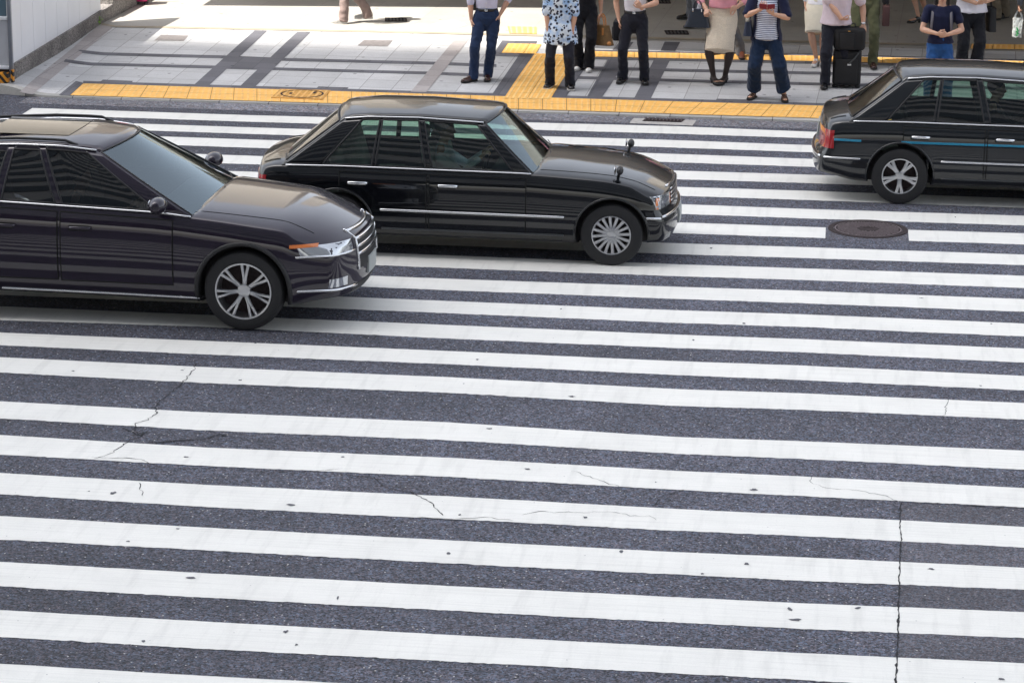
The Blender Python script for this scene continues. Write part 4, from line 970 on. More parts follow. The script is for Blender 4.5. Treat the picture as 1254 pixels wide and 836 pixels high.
P_SUV = paintmat('suv_paint', (0.016, 0.011, 0.023), 0.3); P_TAXI = paintmat('black_paint', (0.003, 0.004, 0.006), 0.1)
P_TAXI3 = paintmat('charcoal_paint', (0.008, 0.010, 0.013), 0.15); M_TEAL = mat('teal_stripe', (0.0, 0.22, 0.38), 0.25, coat=1.0)
M_DULL = mat('dark_moulding', (0.05, 0.055, 0.06), 0.35)
SUV = dict(xR=-1.0, xF=3.78, W=1.93, wb=2.77, wr=0.37, rimr=0.72, tw=0.245, arch=1.14, rim='suv', spokes=7, twin=(0.12, -0.12), spw=0.017, spmat=M_ALLOY,
    fbow=0.30, rbow=0.16, fprof=[(0.2, -0.10), (0.35, -0.01), (0.55, 0.0), (0.72, -0.02), (0.88, -0.06), (0.98, -0.16), (1.2, -0.4)], rprof=[(0.2, -0.12), (0.45, 0), (0.6, 0), (0.9, -0.10), (1.1, -0.22)],
    w=[(-1.0, .84), (-0.9, .90), (-0.6, .965), (0, 1.0), (1.5, .985), (2.9, 1.0), (3.3, .985), (3.50, .94), (3.63, .89), (3.78, .80)],
    zb=[(-1, .38), (-.6, .27), (0, .24), (2.9, .22), (3.4, .22), (3.78, .28)], zs=[(-1, .98), (-.8, 1.10), (0, 1.115), (2.0, 1.055), (2.6, 1.0), (3.2, .93), (3.50, .86), (3.78, .76)],
    zt=[(-1, 1.0), (-.8, 1.14), (-.6, 1.15), (2.2, 1.13), (2.45, 1.115), (3.1, 1.06), (3.5, .99), (3.63, .92), (3.78, .82)], tub=(-0.55, 2.25),
    cols=[(-0.86, -0.45, 'p'), (-0.50, 0.05, 'p'), (-0.38, 0.30, 'g', (0.05, 0.70)), (0.42, 0.52, 'g', (0.04, 0.86)), (0.50, 0.58, 'p'), (1.02, 0.80, 'g', (0.04, 0.90)), (1.09, 0.86, 'p'), (2.00, 1.20, 'g', (0.04, 0.915)), (2.30, 1.32, 'p')],
    wt=[(-.5, .56), (0.3, .625), (1.0, .64), (1.34, .615)], zr=[(-.45, 1.50), (0.0, 1.565), (0.6, 1.60), (1.0, 1.60), (1.34, 1.565)], crown=0.055, bow=0.17, rbow2=0.08, bulge=0.02,
    paint=P_SUV, sideglass=M_GLD, dark_before=9, rearglass=M_GLD, gut=0.010, gutmat=M_CHR, seatx=1.05, seat=M_INT, doors=[(0.36, 1.04), (1.07, 2.12)], sill=0.17, hz=0.90, handle=P_SUV,
    strips=[(0.30, 0.285, 0.5, 2.42, 0.012, M_CHR)], lip=0.022, lipmat=M_TRIM, hood=(2.3, 3.38), mirror=(2.02, 1.16, 0.98), fender=False, mirmat=P_SUV,
    patches=[('*headlamp', 'F', 0.50, 0.90, 0.70, 0.80, M_LAMP, 0.006), ('*indicator', 'S', 3.20, 3.44, 0.785, 0.815, M_AMB, 0.006), ('grille', 'F', -0.40, 0.40, 0.50, 0.86, M_TRIM, 0.006), ('number_plate', 'F', -0.17, 0.17, 0.40, 0.56, M_PLATE, 0.018), ('*fog_lamp', 'F', 0.62, 0.80, 0.40, 0.48, M_LAMP, 0.006), ('lower_intake', 'F', -0.5, 0.5, 0.27, 0.37, M_TRIM, 0.005), ('*tail_lamp', 'B', 0.5, 0.88, 0.85, 1.0, M_RED, 0.008)],
    lines=[('grille_bar', 'F', [(-0.42, z), (0.42, z)], 0.016, M_CHR) for z in (0.85, 0.78, 0.71, 0.64)]+[('*grille_surround', 'F', [(0.42, 0.86), (0.42, 0.5)], 0.014, M_CHR), ('*lower_chrome_strip', 'F', [(0.45, 0.36), (0.92, 0.385)], 0.013, M_CHR), ('*headlamp_strip', 'F', [(0.47, 0.69), (0.92, 0.70)], 0.010, M_CHR)])
def sunroof(root, hit, patch, line, side):
    bm = bmesh.new(); P_ = []
    for i in range(9):
        row = []
        for j in range(11):
            v = lerp(-0.62, 0.62, j/10); x = lerp(0.15, 0.95, i/8); row.append(Vector((x+0.1*(1-v*v), v*0.63, 1.60+0.055*(1-abs(v)**2.2)+0.004)))
        P_.append(row)
    grid(bm, P_); sr = bmobj('sunroof', bm, mat('sunroof_glass', (0.01, 0.012, 0.015), 0.05, spec=0.8), root)
    for s in (-1, 1):
        e = [side(lerp(-0.3, 1.6, i/12), lerp(-0.2, 1.15, i/12), 1.0, s)+Vector((0, -s*0.05, 0.035 if 0 < i < 12 else 0.005)) for i in range(13)]; bm = bmesh.new(); tube(bm, e, [0.013]*13, 8); bmobj('roof_rail', bm, M_TRIM, root)
SUV['extras'] = [sunroof]
TX = dict(xR=-0.98, xF=3.42, W=1.695, wb=2.785, wr=0.315, rimr=0.64, tw=0.19, arch=1.15, rim='taxi', spokes=16, twin=(0.0,), spw=0.020, spmat=M_ALLOY,
    fbow=0.16, rbow=0.12, fprof=[(0.2, -0.06), (0.32, 0.0), (0.50, 0.0), (0.54, -0.05), (0.74, -0.06), (0.86, -0.16), (1.0, -0.3)], rprof=[(0.2, -0.08), (0.34, 0), (0.52, 0), (0.56, -0.05), (0.8, -0.07), (1.0, -0.14)],
    w=[(-0.98, .90), (-0.92, .95), (-0.5, .985), (0.5, 1.0), (2.6, 1.0), (3.2, .985), (3.30, .955), (3.42, .90)],
    zb=[(-0.98, .30), (-.6, .22), (0, .20), (2.8, .19), (3.42, .22)], zs=[(-0.98, .86), (-.9, .90), (0, .915), (1.9, .905), (2.6, .87), (3.2, .81), (3.28, .765), (3.42, .69)],
    zt=[(-0.98, .90), (-.90, .955), (-.6, .99), (-.4, .995), (2.0, .985), (2.25, .975), (2.9, .92), (3.24, .86), (3.35, .80), (3.42, .72)], tub=(-0.32, 1.95),
    cols=[(-0.58, 0.06, 'p'), (-0.18, 0.25, 'p'), (0.34, 0.41, 'g'), (0.38, 0.435, 'p'), (0.90, 0.79, 'g'), (0.97, 0.85, 'p'), (1.80, 1.36, 'g'), (1.98, 1.44, 'p')],
    wt=[(-.1, .565), (0.4, .585), (1.44, .565)], zr=[(-.02, 1.37), (0.3, 1.405), (0.8, 1.41), (1.44, 1.38)], crown=0.065, bow=0.14, rbow2=0.10, bulge=0.02,
    paint=P_TAXI, sideglass=M_GLS, dark_before=-9, rearglass=M_GLS, gut=0.009, gutmat=M_CHR, seatx=0.98, seat=M_SEATW, doors=[(0.02, 0.91), (0.94, 1.92)], sill=0.10, hz=0.765, handle=M_CHR,
    strips=[(0.50, 0.49, 0.45, 2.30, 0.013, M_CHR), (0.50, 0.49, 3.14, 3.27, 0.012, M_CHR), (0.50, 0.50, -0.84, -0.45, 0.012, M_CHR), (0.305, 0.30, 0.46, 2.30, 0.010, M_DULL)], lip=0.012, lipmat=P_TAXI, hood=(2.05, 3.20), mirror=(2.85, 0.955, 0.64), fender=True, mirmat=M_TRIM,
    patches=[('*headlamp', 'F', 0.44, 0.76, 0.58, 0.71, M_LAMP, 0.006), ('*indicator', 'S', 3.22, 3.35, 0.58, 0.69, M_AMB, 0.005), ('grille', 'F', -0.38, 0.38, 0.57, 0.74, M_TRIM, 0.006), ('number_plate', 'F', -0.165, 0.165, 0.32, 0.48, M_PLATE, 0.015), ('*tail_lamp', 'B', 0.42, 0.78, 0.60, 0.80, M_RED, 0.006), ('*tail_lamp_wrap', 'S', -0.86, -0.74, 0.60, 0.80, M_RED, 0.006), ('number_plate', 'B', -0.165, 0.165, 0.62, 0.78, M_PLATE, 0.012)],
    lines=[('grille_bar', 'F', [(-0.38, z), (0.38, z)], 0.008, M_CHR) for z in (0.60, 0.64, 0.68, 0.72)]+[('grille_surround', 'F', [(-0.40, 0.75), (0.40, 0.75)], 0.014, M_CHR), ('bumper_moulding', 'F', [(-0.72, 0.50), (0.72, 0.50)], 0.014, M_CHR), ('bumper_moulding', 'B', [(-0.72, 0.50), (0.72, 0.50)], 0.014, M_CHR), ('*boot_shut_line', 'T', [(-0.86, 0.62), (-0.62, 0.62)], 0.004, M_SEAM)])
def place_car(px, py, P, axle):                        # near-side tyre contact pixel of the given axle
    X, Y = G(px, py); return (X-axle, Y+P['W']/2-0.05, 0)
TA = dict(TX); 
TB = dict(TX); TB.update(paint=P_TAXI3, seat=M_INT, rim='car3', spokes=5, twin=(0.16, -0.16), spw=0.022, bands=[(-0.74, -0.44, 0.69, 0.715, M_TEAL), (0.0, 3.0, 0.69, 0.715, M_TEAL)], lipmat=P_TAXI3, extras=[])
make_car('suv', 'dark purple-brown SUV with chrome grille, nearest car at the left of the crossing', 'car', SUV, place_car(303, 402.5, SUV, SUV['wb']), R(-1.0))
make_car('taxi', 'black saloon taxi with pale green windows crossing just behind the dark SUV', 'car', TA, place_car(748, 325, TX, TX['wb']), 0)
make_car('saloon_car', 'charcoal saloon with a thin teal side stripe leaving at the right edge', 'car', TB, place_car(1100, 249.5, TX, 0), 0)
CARS = [(SUV, place_car(303, 402.5, SUV, SUV['wb']), R(-1.0)), (TX, place_car(748, 325, TX, TX['wb']), 0), (TX, place_car(1100, 249.5, TX, 0), 0)]
# ================================================================ PEOPLE
M_SKIN = mat('skin', (0.62, 0.36, 0.25), 0.55, var=0.06, vscale=12); M_SKIN.node_tree.nodes['Principled BSDF'].inputs['Subsurface Weight'].default_value = 0.0
M_HAIR = mat('black_hair', (0.02, 0.015, 0.012), 0.45, bump=0.5, bscale=120); M_HAIRG = mat('grey_hair', (0.30, 0.29, 0.28), 0.6, bump=0.5, bscale=120)
M_EYE = mat('eye', (0.03, 0.02, 0.02), 0.2); M_LIP = mat('lips', (0.45, 0.16, 0.13), 0.5)
def cloth(name, col, var=0.12, vs=14, bump=0.35, rough=0.9): return mat(name, col, rough, spec=0.25, var=var, vscale=vs, bump=bump, bscale=260, sheen=0.15)
def wrinkle(me, amp, sc=(9, 9, 5), seed=0.0):
    me.update(); co = np.empty(len(me.vertices)*3); me.vertices.foreach_get('co', co); no = np.empty(len(me.vertices)*3); me.vertices.foreach_get('normal', no)
    co = co.reshape(-1, 3); no = no.reshape(-1, 3)
    for i in range(len(co)):
        x, y, z = co[i]; d = noise.noise(Vector((x*sc[0]+seed, y*sc[1], z*sc[2])))+0.55*noise.noise(Vector((x*sc[0]*2.3+seed+z*6, y*sc[1]*2.3, z*sc[2]*3.4)))
        d = d*0.6-abs(noise.noise(Vector((x*sc[0]*1.4+z*5, y*sc[1]*1.4+seed, z*sc[2]*2.1))))*0.9
        co[i] += no[i]*(amp*(d+0.42))
    me.vertices.foreach_set('co', co.ravel()); me.update()
def garment(name, bm, vox, matl, root, amp=0.008, seed=0.0, it=3, sc=(9, 9, 5)):
    me = fuse(bm, vox, it); 
    if amp: wrinkle(me, amp, sc, seed)
    me.name = name; return link(name, me, matl, root)
def shoe_bm(a, toe, L, kind):
    """a = heel ground point (Vector), toe = unit dir"""
    s = Vector((-toe.y, toe.x, 0)); up = Vector((0, 0, 1)); bm = bmesh.new(); sb = bmesh.new()
    hh = 0.045 if kind == 'pump' else (0.02 if kind in ('loafer', 'sandal') else 0.022)
    st = [(0.0, .55, .070), (.06, .78, .092), (.2, .86, .104), (.36, .84, .088), (.5, .90, .068), (.66, 1.0, .052), (.82, .94, .042), (.93, .72, .036), (1.0, .38, .026)]
    W_ = {'sneaker': .050, 'leather': .046, 'pump': .038, 'sandal': .043, 'loafer': .043}[kind]
    rows = []; srow = []
    for (t_, w_, h) in st:
        base = hh*(1-sstep(0.3, 0.62, t_))*(1 if kind == 'pump' else 0.25)
        if kind in ('pump', 'loafer'): h = h*(0.42 if 0.15 < t_ < 0.55 else 0.72)
        if kind == 'sneaker': h *= 1.12
        c_ = a+toe*(t_*L); r_ = []
        for k in range(11):
            an = math.pi*k/10; r_.append(bm.verts.new(c_+s*(W_*w_*math.cos(an))+up*(base+0.014+(h)*math.sin(an)**0.7)))
        rows.append(r_)
        srow.append([sb.verts.new(c_+s*(W_*w_*1.08*q)+up*(base*(1.0 if kind == 'pump' else 1)+z)) for q, z in ((-1, 0), (1, 0), (1, .018), (-1, .018))])
    for A_, B_ in zip(rows, rows[1:]):
        for k in range(10): bm.faces.new((A_[k], A_[k+1], B_[k+1], B_[k]))
    for r_ in rows: pass
    for A_, B_ in zip(rows, rows[1:]): bm.faces.new((A_[0], B_[0], B_[10], A_[10]))
    bm.faces.new(rows[0]); bm.faces.new(list(reversed(rows[-1])))
    for A_, B_ in zip(srow, srow[1:]):
        for k in range(4): sb.faces.new((A_[k], A_[(k+1) % 4], B_[(k+1) % 4], B_[k]))
    sb.faces.new(srow[0]); sb.faces.new(list(reversed(srow[-1])))
    if kind == 'pump': box(sb, a+toe*0.03+up*0.02, (0.035, 0.035, 0.045), bev=0.004)
    return bm, sb
def hand(bm, w_, d, n, side_, curl=0.4, sc=1.0, spread=1.0, thumb=1):
    """w_ wrist, d towards fingers, n palm normal (side the fingers curl to), side_ across towards the thumb"""
    d = d.normalized(); n = (n-d*n.dot(d)).normalized(); s = side_-d*side_.dot(d); s = (s-n*s.dot(n)).normalized()
    tube(bm, [w_-d*0.03*sc, w_+d*0.012*sc, w_+d*0.045*sc, w_+d*0.083*sc], [(0.024*sc, 0.019*sc), (0.027*sc, 0.018*sc), (0.039*sc, 0.015*sc), (0.038*sc, 0.012*sc)], 14, side=s)
    for i, (o_, L) in enumerate(((0.030, .070), (0.0103, .080), (-0.0100, .074), (-0.029, .057))):
        b = w_+d*(0.080-(0.004 if i in (0, 3) else 0))*sc+s*o_*sc; dd = (d+s*(o_*2.4*spread)).normalized(); p_ = b-dd*0.012*sc; pts = [p_, b]; a = curl*0.55
        for q in (0.45, 0.30, 0.25):
            dr = dd*math.cos(a)+n*math.sin(a); b = b+dr*(L*q*sc); pts.append(b); a += curl*(1.0 if q > 0.4 else 0.8)
        tube(bm, pts, [0.0088*sc, 0.0088*sc, 0.0082*sc, 0.0074*sc, 0.0062*sc], 9)
    b = w_+d*0.018*sc+s*0.022*sc; d1 = (d*0.65+s*0.75+n*0.25).normalized(); d2 = (d*0.95+s*0.25+n*(0.2+0.35*curl)).normalized()
    tube(bm, [b-d1*0.01*sc, b+d1*0.034*sc, b+d1*0.034*sc+d2*0.030*sc, b+d1*0.034*sc+d2*0.056*sc], [0.0135*sc, 0.0115*sc, 0.0098*sc, 0.0078*sc], 9)
def ik(a, b, l1, l2, pole):
    d = b-a; L = min(d.length, (l1+l2)*0.998); u = d.normalized(); b = a+u*L
    x = (l1*l1-l2*l2+L*L)/(2*L); h = math.sqrt(max(0, l1*l1-x*x)); p_ = pole-u*pole.dot(u)
    p_ = p_.normalized() if p_.length > 1e-5 else u.orthogonal().normalized()
    return a+u*x+p_*h, b

KH = 1.03
def person(label, cat, feet, face, H, bottom, top, shoes, arms, hipoff=(0, 0), lean=(0, 0), hair='short', haircol=None, sex='m', toes=(None, None), lift=(0, 0), grip=None, group=None, waist=None, head_turn=0.0, extra=None, build=1.0, headtilt=0.35, knees=(0, 0)):
    """feet: photo pixel of the ankle's ground point, viewer-left then viewer-right. returns root and joint dict"""
    H *= KH; hipoff = (hipoff[0]*KH, hipoff[1]*KH); fa, fb = Vector(PV(*feet[0])), Vector(PV(*feet[1])); O = (fa+fb)/2; O.z = (fa.z+fb.z)/2
    root = thing('person', label, cat, tuple(O), 0, group)
    t_ = R(face); F_ = Vector((math.sin(t_), -math.cos(t_), 0)); S = Vector((math.cos(t_), math.sin(t_), 0)); U = Vector((0, 0, 1))
    fa = fa-O; fb = fb-O; J = dict(F=F_, S=S, O=O); k = build
    hipc = S*hipoff[0]+F_*hipoff[1]+U*(0.505*H); tx = {}
    ta = toes[0] if toes[0] is not None else face-18; tb = toes[1] if toes[1] is not None else face+18
    td = [Vector((math.sin(R(a)), -math.cos(R(a)), 0)) for a in (ta, tb)]
    hh = 0.045 if shoes[0] == 'pump' else 0.02
    legs = []
    for i, (f, sgn) in enumerate(((fa, -1), (fb, 1))):
        ank = f+U*(0.052*H+hh*0.6+lift[i]); hip = hipc+S*(sgn*0.052*H); kn, an = ik(hip, ank, 0.245*H, 0.232*H, F_*1.0+S*sgn*0.15+S*knees[i]); legs.append((hip, kn, an))
    LN = S*lean[0]+F_*lean[1]
    spine = lambda h: hipc*0+Vector((hipc.x, hipc.y, 0))+LN*max(0, (h-0.5)/0.32)+U*(h*H)
    fem = sex == 'f'; sh_w = (0.108 if fem else 0.120)*H*k
    J['waist'] = spine(0.6); J['chest'] = spine(0.72); J['hipc'] = hipc; J['legs'] = legs
    shl = [spine(0.812)+S*(sg*sh_w)-F_*0.005 for sg in (-1, 1)]
    # arms: target (s, f, h[m], elbow pole (s,f,u), hand dir (s,f,u), palm normal (s,f,u), curl)
    AR = []
    loc3 = lambda v: S*v[0]+F_*v[1]+U*v[2]
    for i, sg in enumerate((-1, 1)):
        a_ = arms[i]
        if a_ is None: a_ = dict(h=(sg*0.155*H*k, 0.03, 0.435*H+0.0), pole=(sg*0.3, -1, 0), d=(0, 0.12, -1), n=(-sg, 0, 0), curl=0.5)
        tg = Vector((hipc.x, hipc.y, 0))+loc3(a_['h'])*(KH if arms[i] else 1); el, wr = ik(shl[i], tg, 0.172*H, 0.148*H, loc3(a_['pole'])); d_ = loc3(a_['d']); n_ = loc3(a_['n'])
        th = loc3(a_['th']) if 'th' in a_ else (F_ if abs(a_['d'][2]) > 0.7 else U)
        AR.append((shl[i], el, wr, d_, n_, th, a_.get('curl', 0.5)))
    J['arms'] = AR
    # ---- body (one mesh: fused skin + finely fused hands)
    bm = bmesh.new(); fr = S
    tube(bm, [spine(0.475), spine(0.53), spine(0.60), spine(0.68), spine(0.75), spine(0.80), spine(0.825)], [(0.078*H*k, 0.054*H*k), (0.084*H*k, 0.058*H*k), (0.074*H*k, 0.054*H*k), (0.082*H*k, 0.060*H*k), (0.090*H*k, 0.062*H*k), (0.085*H, 0.048*H), (0.050*H, 0.036*H)], 20, side=fr)
    nb = spine(0.82); hd = spine(0.93)+F_*0.02; ht = Matrix.Rotation(-R(0), 3, 'Z')
    tube(bm, [nb-U*0.02, nb+U*0.04*H+F_*0.004, hd-U*0.03*H], [0.036*H, 0.031*H, 0.033*H], 14)
    for (sh, el, wr, d_, n_, th, cu), sg in zip(AR, (-1, 1)):
        tube(bm, [spine(0.80), (spine(0.81)+sh)/2+U*0.008, sh], [0.034*H, 0.034*H, 0.030*H], 12)
        tube(bm, [sh, sh.lerp(el, 0.35), el], [0.030*H*k, 0.0265*H*k, 0.0225*H*k], 14)
        tube(bm, [el, el.lerp(wr, 0.3), el.lerp(wr, 0.75), wr], [0.0225*H*k, 0.0235*H*k, 0.017*H*k, 0.0150*H*k], 14)
    for (hip, kn, an) in legs:
        tube(bm, [hip+U*0.02, hip.lerp(kn, 0.3), hip.lerp(kn, 0.75), kn, kn.lerp(an, 0.28), kn.lerp(an, 0.7), an], ([0.044*H*k, 0.040*H*k, 0.031*H*k, 0.028*H*k, 0.028*H*k, 0.0205*H, 0.0185*H] if bottom[0] != 'skirt' else [0.050*H*k, 0.047*H*k, 0.035*H*k, 0.030*H*k, 0.0325*H*k, 0.021*H, 0.0185*H]), 16)
    for (hip, kn, an), td_, lf in zip(legs, td, lift):
        tube(bm, [an, an-U*0.032*H-td_*0.018+U*0.0, an-U*0.034*H+td_*0.05, an-U*0.039*H+td_*0.11, an-U*0.041*H+td_*0.15], [(0.018*H, 0.018*H), (0.018*H, 0.015*H), (0.020*H, 0.012*H), (0.021*H, 0.008*H), (0.017*H, 0.005*H)], 12, side=Vector((-td_.y, td_.x, 0)))
    # head with nose, brow, chin, ears
    Rz = Matrix.Rotation(t_+R(head_turn), 3, 'Z') @ Matrix.Rotation(headtilt, 3, 'X')          # local: -Y forward
    hp = lambda x, y, z: hd+Rz @ Vector((x*H, y*H, z*H))
    ellipsoid(bm, hp(0, 0.006, 0.012), (0.045*H, 0.056*H, 0.056*H), Rz, 24, 18)
    ellipsoid(bm, hp(0, -0.014, -0.028), (0.036*H, 0.036*H, 0.034*H), Rz); ellipsoid(bm, hp(0, -0.036, -0.050), (0.014*H, 0.012*H, 0.010*H), Rz)
    tube(bm, [hp(0, -0.046, 0.008), hp(0, -0.056, -0.006), hp(0, -0.060, -0.014)], [0.006*H, 0.0075*H, 0.0085*H], 10)
    for sg in (-1, 1):
        ellipsoid(bm, hp(sg*0.046, 0.004, -0.004), (0.006*H, 0.012*H, 0.018*H), Rz); ellipsoid(bm, hp(sg*0.018, -0.042, 0.014), (0.013*H, 0.010*H, 0.006*H), Rz)
    me = fuse(bm, 0.0085, 3); hb = bmesh.new()
    for (sh, el, wr, d_, n_, th, cu), sg in zip(AR, (-1, 1)): hand(hb, wr, d_, n_, th, cu, H/1.72)
    hm = fuse(hb, 0.0034, 1); bj = bmesh.new(); bj.from_mesh(me); bj.from_mesh(hm); me2 = bpy.data.meshes.new('body'); bj.to_mesh(me2); bj.free()
    link('body', me2, M_SKIN, root)
    for sg in (-1, 1): bm = bmesh.new(); ellipsoid(bm, hp(sg*0.018, -0.0475, 0.004), (0.0075*H, 0.004*H, 0.0042*H), Rz); bmobj('eye', bm, M_EYE, root)
    bm = bmesh.new(); ellipsoid(bm, hp(0, -0.0485, -0.030), (0.013*H, 0.004*H, 0.0042*H), Rz); bmobj('mouth', bm, M_LIP, root)
    hc = haircol or M_HAIR; bm = bmesh.new(); ellipsoid(bm, hp(0, 0.016, 0.022), (0.050*H, 0.056*H, 0.055*H), Rz, 24, 18)
    tube(bm, [hp(-0.040, -0.018, 0.040), hp(0, -0.040, 0.050), hp(0.040, -0.018, 0.040)], [0.012*H, 0.013*H, 0.012*H], 10)
    if hair in ('long', 'bob'):
        L_ = 0.15 if hair == 'long' else 0.065
        for sg in (-1, 1): tube(bm, [hp(sg*0.040, 0.0, 0.03), hp(sg*0.050, 0.006, -0.02), hp(sg*0.052, 0.0, -0.05)-U*0.0, hp(sg*0.050, 0.0, -0.05)-U*(L_-0.04)*H], [(0.014*H, 0.02*H), (0.014*H, 0.026*H), (0.013*H, 0.022*H), (0.008*H, 0.012*H)], 10, side=Rz @ Vector((1, 0, 0)))
        tube(bm, [hp(0, 0.045, 0.02), hp(0, 0.052, -0.04), hp(0, 0.05, -0.04)-U*L_*H*0.9], [(0.045*H, 0.02*H), (0.046*H, 0.018*H), (0.03*H, 0.012*H)], 14, side=Rz @ Vector((1, 0, 0)))
    hme = fuse(bm, 0.007, 2); link('hair', hme, hc, root)
    # ---- lower garment
    kd = bottom[0]; bmt = bottom[1]; seed = O.x*3.1
    if kd in ('trousers', 'wide'):
        bm = bmesh.new(); wz = bottom[2] if len(bottom) > 2 else 0.585; tuck = bottom[-1] == 'belt'; hemr = bottom[3] if len(bottom) > 3 else 0.062; hemh = bottom[4]-0.012 if len(bottom) > 4 else 0.036
        tube(bm, [spine(0.455)+U*0.0, spine(0.50), spine(0.54), spine(wz)], [(0.090*H*k, 0.066*H*k), (0.103*H*k, 0.076*H*k), (0.097*H*k, 0.073*H*k), (0.084*H*k, 0.064*H*k)], 24, side=fr)
        for (hip, kn, an), td_ in zip(legs, td):
            hem = an+U*(hemh-0.052*H-hh*0.6) if kd == 'trousers' else an+U*(hemh)
            g = 1.0 if kd == 'trousers' else 1.12
            tube(bm, [hip+U*0.03, hip.lerp(kn, 0.25), hip.lerp(kn, 0.7), kn+F_*0.004, kn.lerp(an, 0.4), kn.lerp(an, 0.8), hem+F_*0.012], [0.054*H*k, 0.053*H*k*g, (lerp(0.044*H*k, hemr, .2 if kd == 'trousers' else .45))*g, lerp(0.040*H*k, hemr, .4 if kd == 'trousers' else .62)*g**.5, lerp(0.038*H*k, hemr, 0.6 if kd == 'trousers' else .85), hemr*0.98, (hemr, hemr*1.08)], 18, side=S, ck=0.15)
        garment('trousers' if kd == 'trousers' else 'wide_trousers', bm, 0.0088, bmt, root, 0.016, seed, 2, (9, 9, 5))
        if kd == 'trousers' and bottom[-1] == 'belt':
            bm = bmesh.new(); tube(bm, [spine(wz-0.012), spine(wz+0.010)], [(0.0895*H*k, 0.0695*H*k)]*2, 28, side=fr, cap=False); b_ = bmobj('belt', bm, M_TRIM, root)
            bm = bmesh.new(); box(bm, spine(wz-0.001)+F_*0.0695*H*k, (0.04, 0.008, 0.030), Matrix.Rotation(t_, 3, 'Z'), bev=0.003); bmobj('buckle', bm, M_CHR, b_)
    elif kd == 'skirt':
        z0, r0 = bottom[2], bottom[3]; bm = bmesh.new(); c0_ = (legs[0][1]+legs[1][1])/2; cc = lambda h: Vector((lerp(c0_.x, hipc.x, min(1, (h*H-c0_.z)/(hipc.z-c0_.z))), lerp(c0_.y, hipc.y, min(1, (h*H-c0_.z)/(hipc.z-c0_.z))), h*H))
        hs_ = [z0, z0+0.05, 0.40, 0.46, 0.51, 0.56, 0.60]; rs = [(r0*H, r0*0.74*H), (r0*1.0*H, r0*0.74*H), (0.113*H, 0.080*H), (0.117*H, 0.083*H), (0.116*H, 0.083*H), (0.108*H, 0.077*H), (0.095*H, 0.07*H)]
        q = [(a, b) for a, b in zip(hs_, rs) if True]; q.sort(key=lambda e: e[0])
        tube(bm, [cc(a) for a, b in q], [b for a, b in q], 30, side=fr, ck=0.08); garment('skirt', bm, 0.009, bmt, root, 0.006, seed, 3, (7, 7, 3))
    # tights
    if extra and 'tights' in extra:
        bm = bmesh.new()
        for (hip, kn, an), td_ in zip(legs, td):
            tube(bm, [hip.lerp(kn, 0.55), hip.lerp(kn, 0.8), kn, kn.lerp(an, 0.28), kn.lerp(an, 0.7), an, an-U*0.03], [0.044*H*k, 0.036*H*k, 0.0325*H*k, 0.0345*H*k, 0.024*H, 0.021*H, 0.021*H], 16)
            tube(bm, [an-U*0.01, an-U*0.030*H+td_*0.03, an-U*0.034*H+td_*0.12], [(0.021*H, 0.021*H), (0.023*H, 0.019*H), (0.022*H, 0.013*H)], 12, side=Vector((-td_.y, td_.x, 0)))
        garment('tights', bm, 0.008, extra['tights'], root, 0.0)
    # ---- shoes
    for i, ((hip, kn, an), td_) in enumerate(zip(legs, td)):
        L_ = (0.146 if fem else 0.158)*H; hl = an-td_*0.052; hl.z = an.z-0.052*H-hh*0.6
        sb_, so2 = shoe_bm(hl, td_, L_, shoes[0])
        if shoes[0] == 'sandal':
            sb_.free(); sb_ = bmesh.new()
            for f_, hgt_ in ((0.30, 0.060), (0.52, 0.050), (0.70, 0.040)):
                sd = Vector((-td_.y, td_.x, 0)); e = [hl+td_*(L_*f_)+sd*(0.040*math.cos(a))+U*(0.016+hgt_*1.02*max(0, math.sin(a))**0.7) for a in [math.pi*q/12 for q in range(13)]]
                tube(sb_, e, [(0.010, 0.005)]*13, 8, side=td_)
            sd = Vector((-td_.y, td_.x, 0)); e = [hl+td_*0.045+Vector((0, 0, 0.075))+sd*(0.036*math.cos(a))+td_*(0.040*math.sin(a)) for a in [2*math.pi*q/20 for q in range(20)]]; tube(sb_, e, [0.006]*20, 8, closed=True)
            so_ = bmobj('shoe', sb_, shoes[1], root); bmobj('sole', so2, shoes[2], so_, auto=40)
        else:
            me_ = fuse(sb_, 0.006, 2); so_ = link('shoe', me_, shoes[1], root); bmobj('sole', so2, shoes[2], so_, auto=40)
            if shoes[0] == 'sneaker':
                bm = bmesh.new(); sd = Vector((-td_.y, td_.x, 0))
                for f_ in (0.42, 0.50, 0.58): p_ = hl+td_*L_*f_+U*(0.088-0.05*(f_-0.4)/0.3); tube(bm, [p_-sd*0.022, p_+sd*0.022], [0.0035]*2, 6)
                bmobj('laces', bm, M_WHT, so_)
    # ---- upper garment
    if top:
        tk, tm, hemf, slv = top[:4]; bm = bmesh.new(); puff = top[4] if len(top) > 4 else 1.0
        hs_ = [h for h in (0.40, 0.46, 0.52, 0.58, 0.64, 0.70, 0.76, 0.80, 0.832) if h > hemf+0.02]; tb_ = {0.40: (.108, .084), 0.46: (.110, .086), 0.52: (.107, .083), 0.58: (.093, .073), 0.64: (.090, .071), 0.70: (.097, .075), 0.76: (.103, .073), 0.80: (.098, .058), 0.832: (.052, .044)}
        if bottom[-1] == 'belt': tb_[0.58] = (.081, .061); tb_[0.52] = (.080, .060); tb_[0.64] = (.088, .069); tb_[0.46] = tb_[0.52]
        if tk == 'tunic': tb_[0.40] = (.128, .094); tb_[0.46] = (.122, .092); tb_[0.52] = (.112, .086)
        hr = tb_[min(tb_, key=lambda q: abs(q-hemf))]
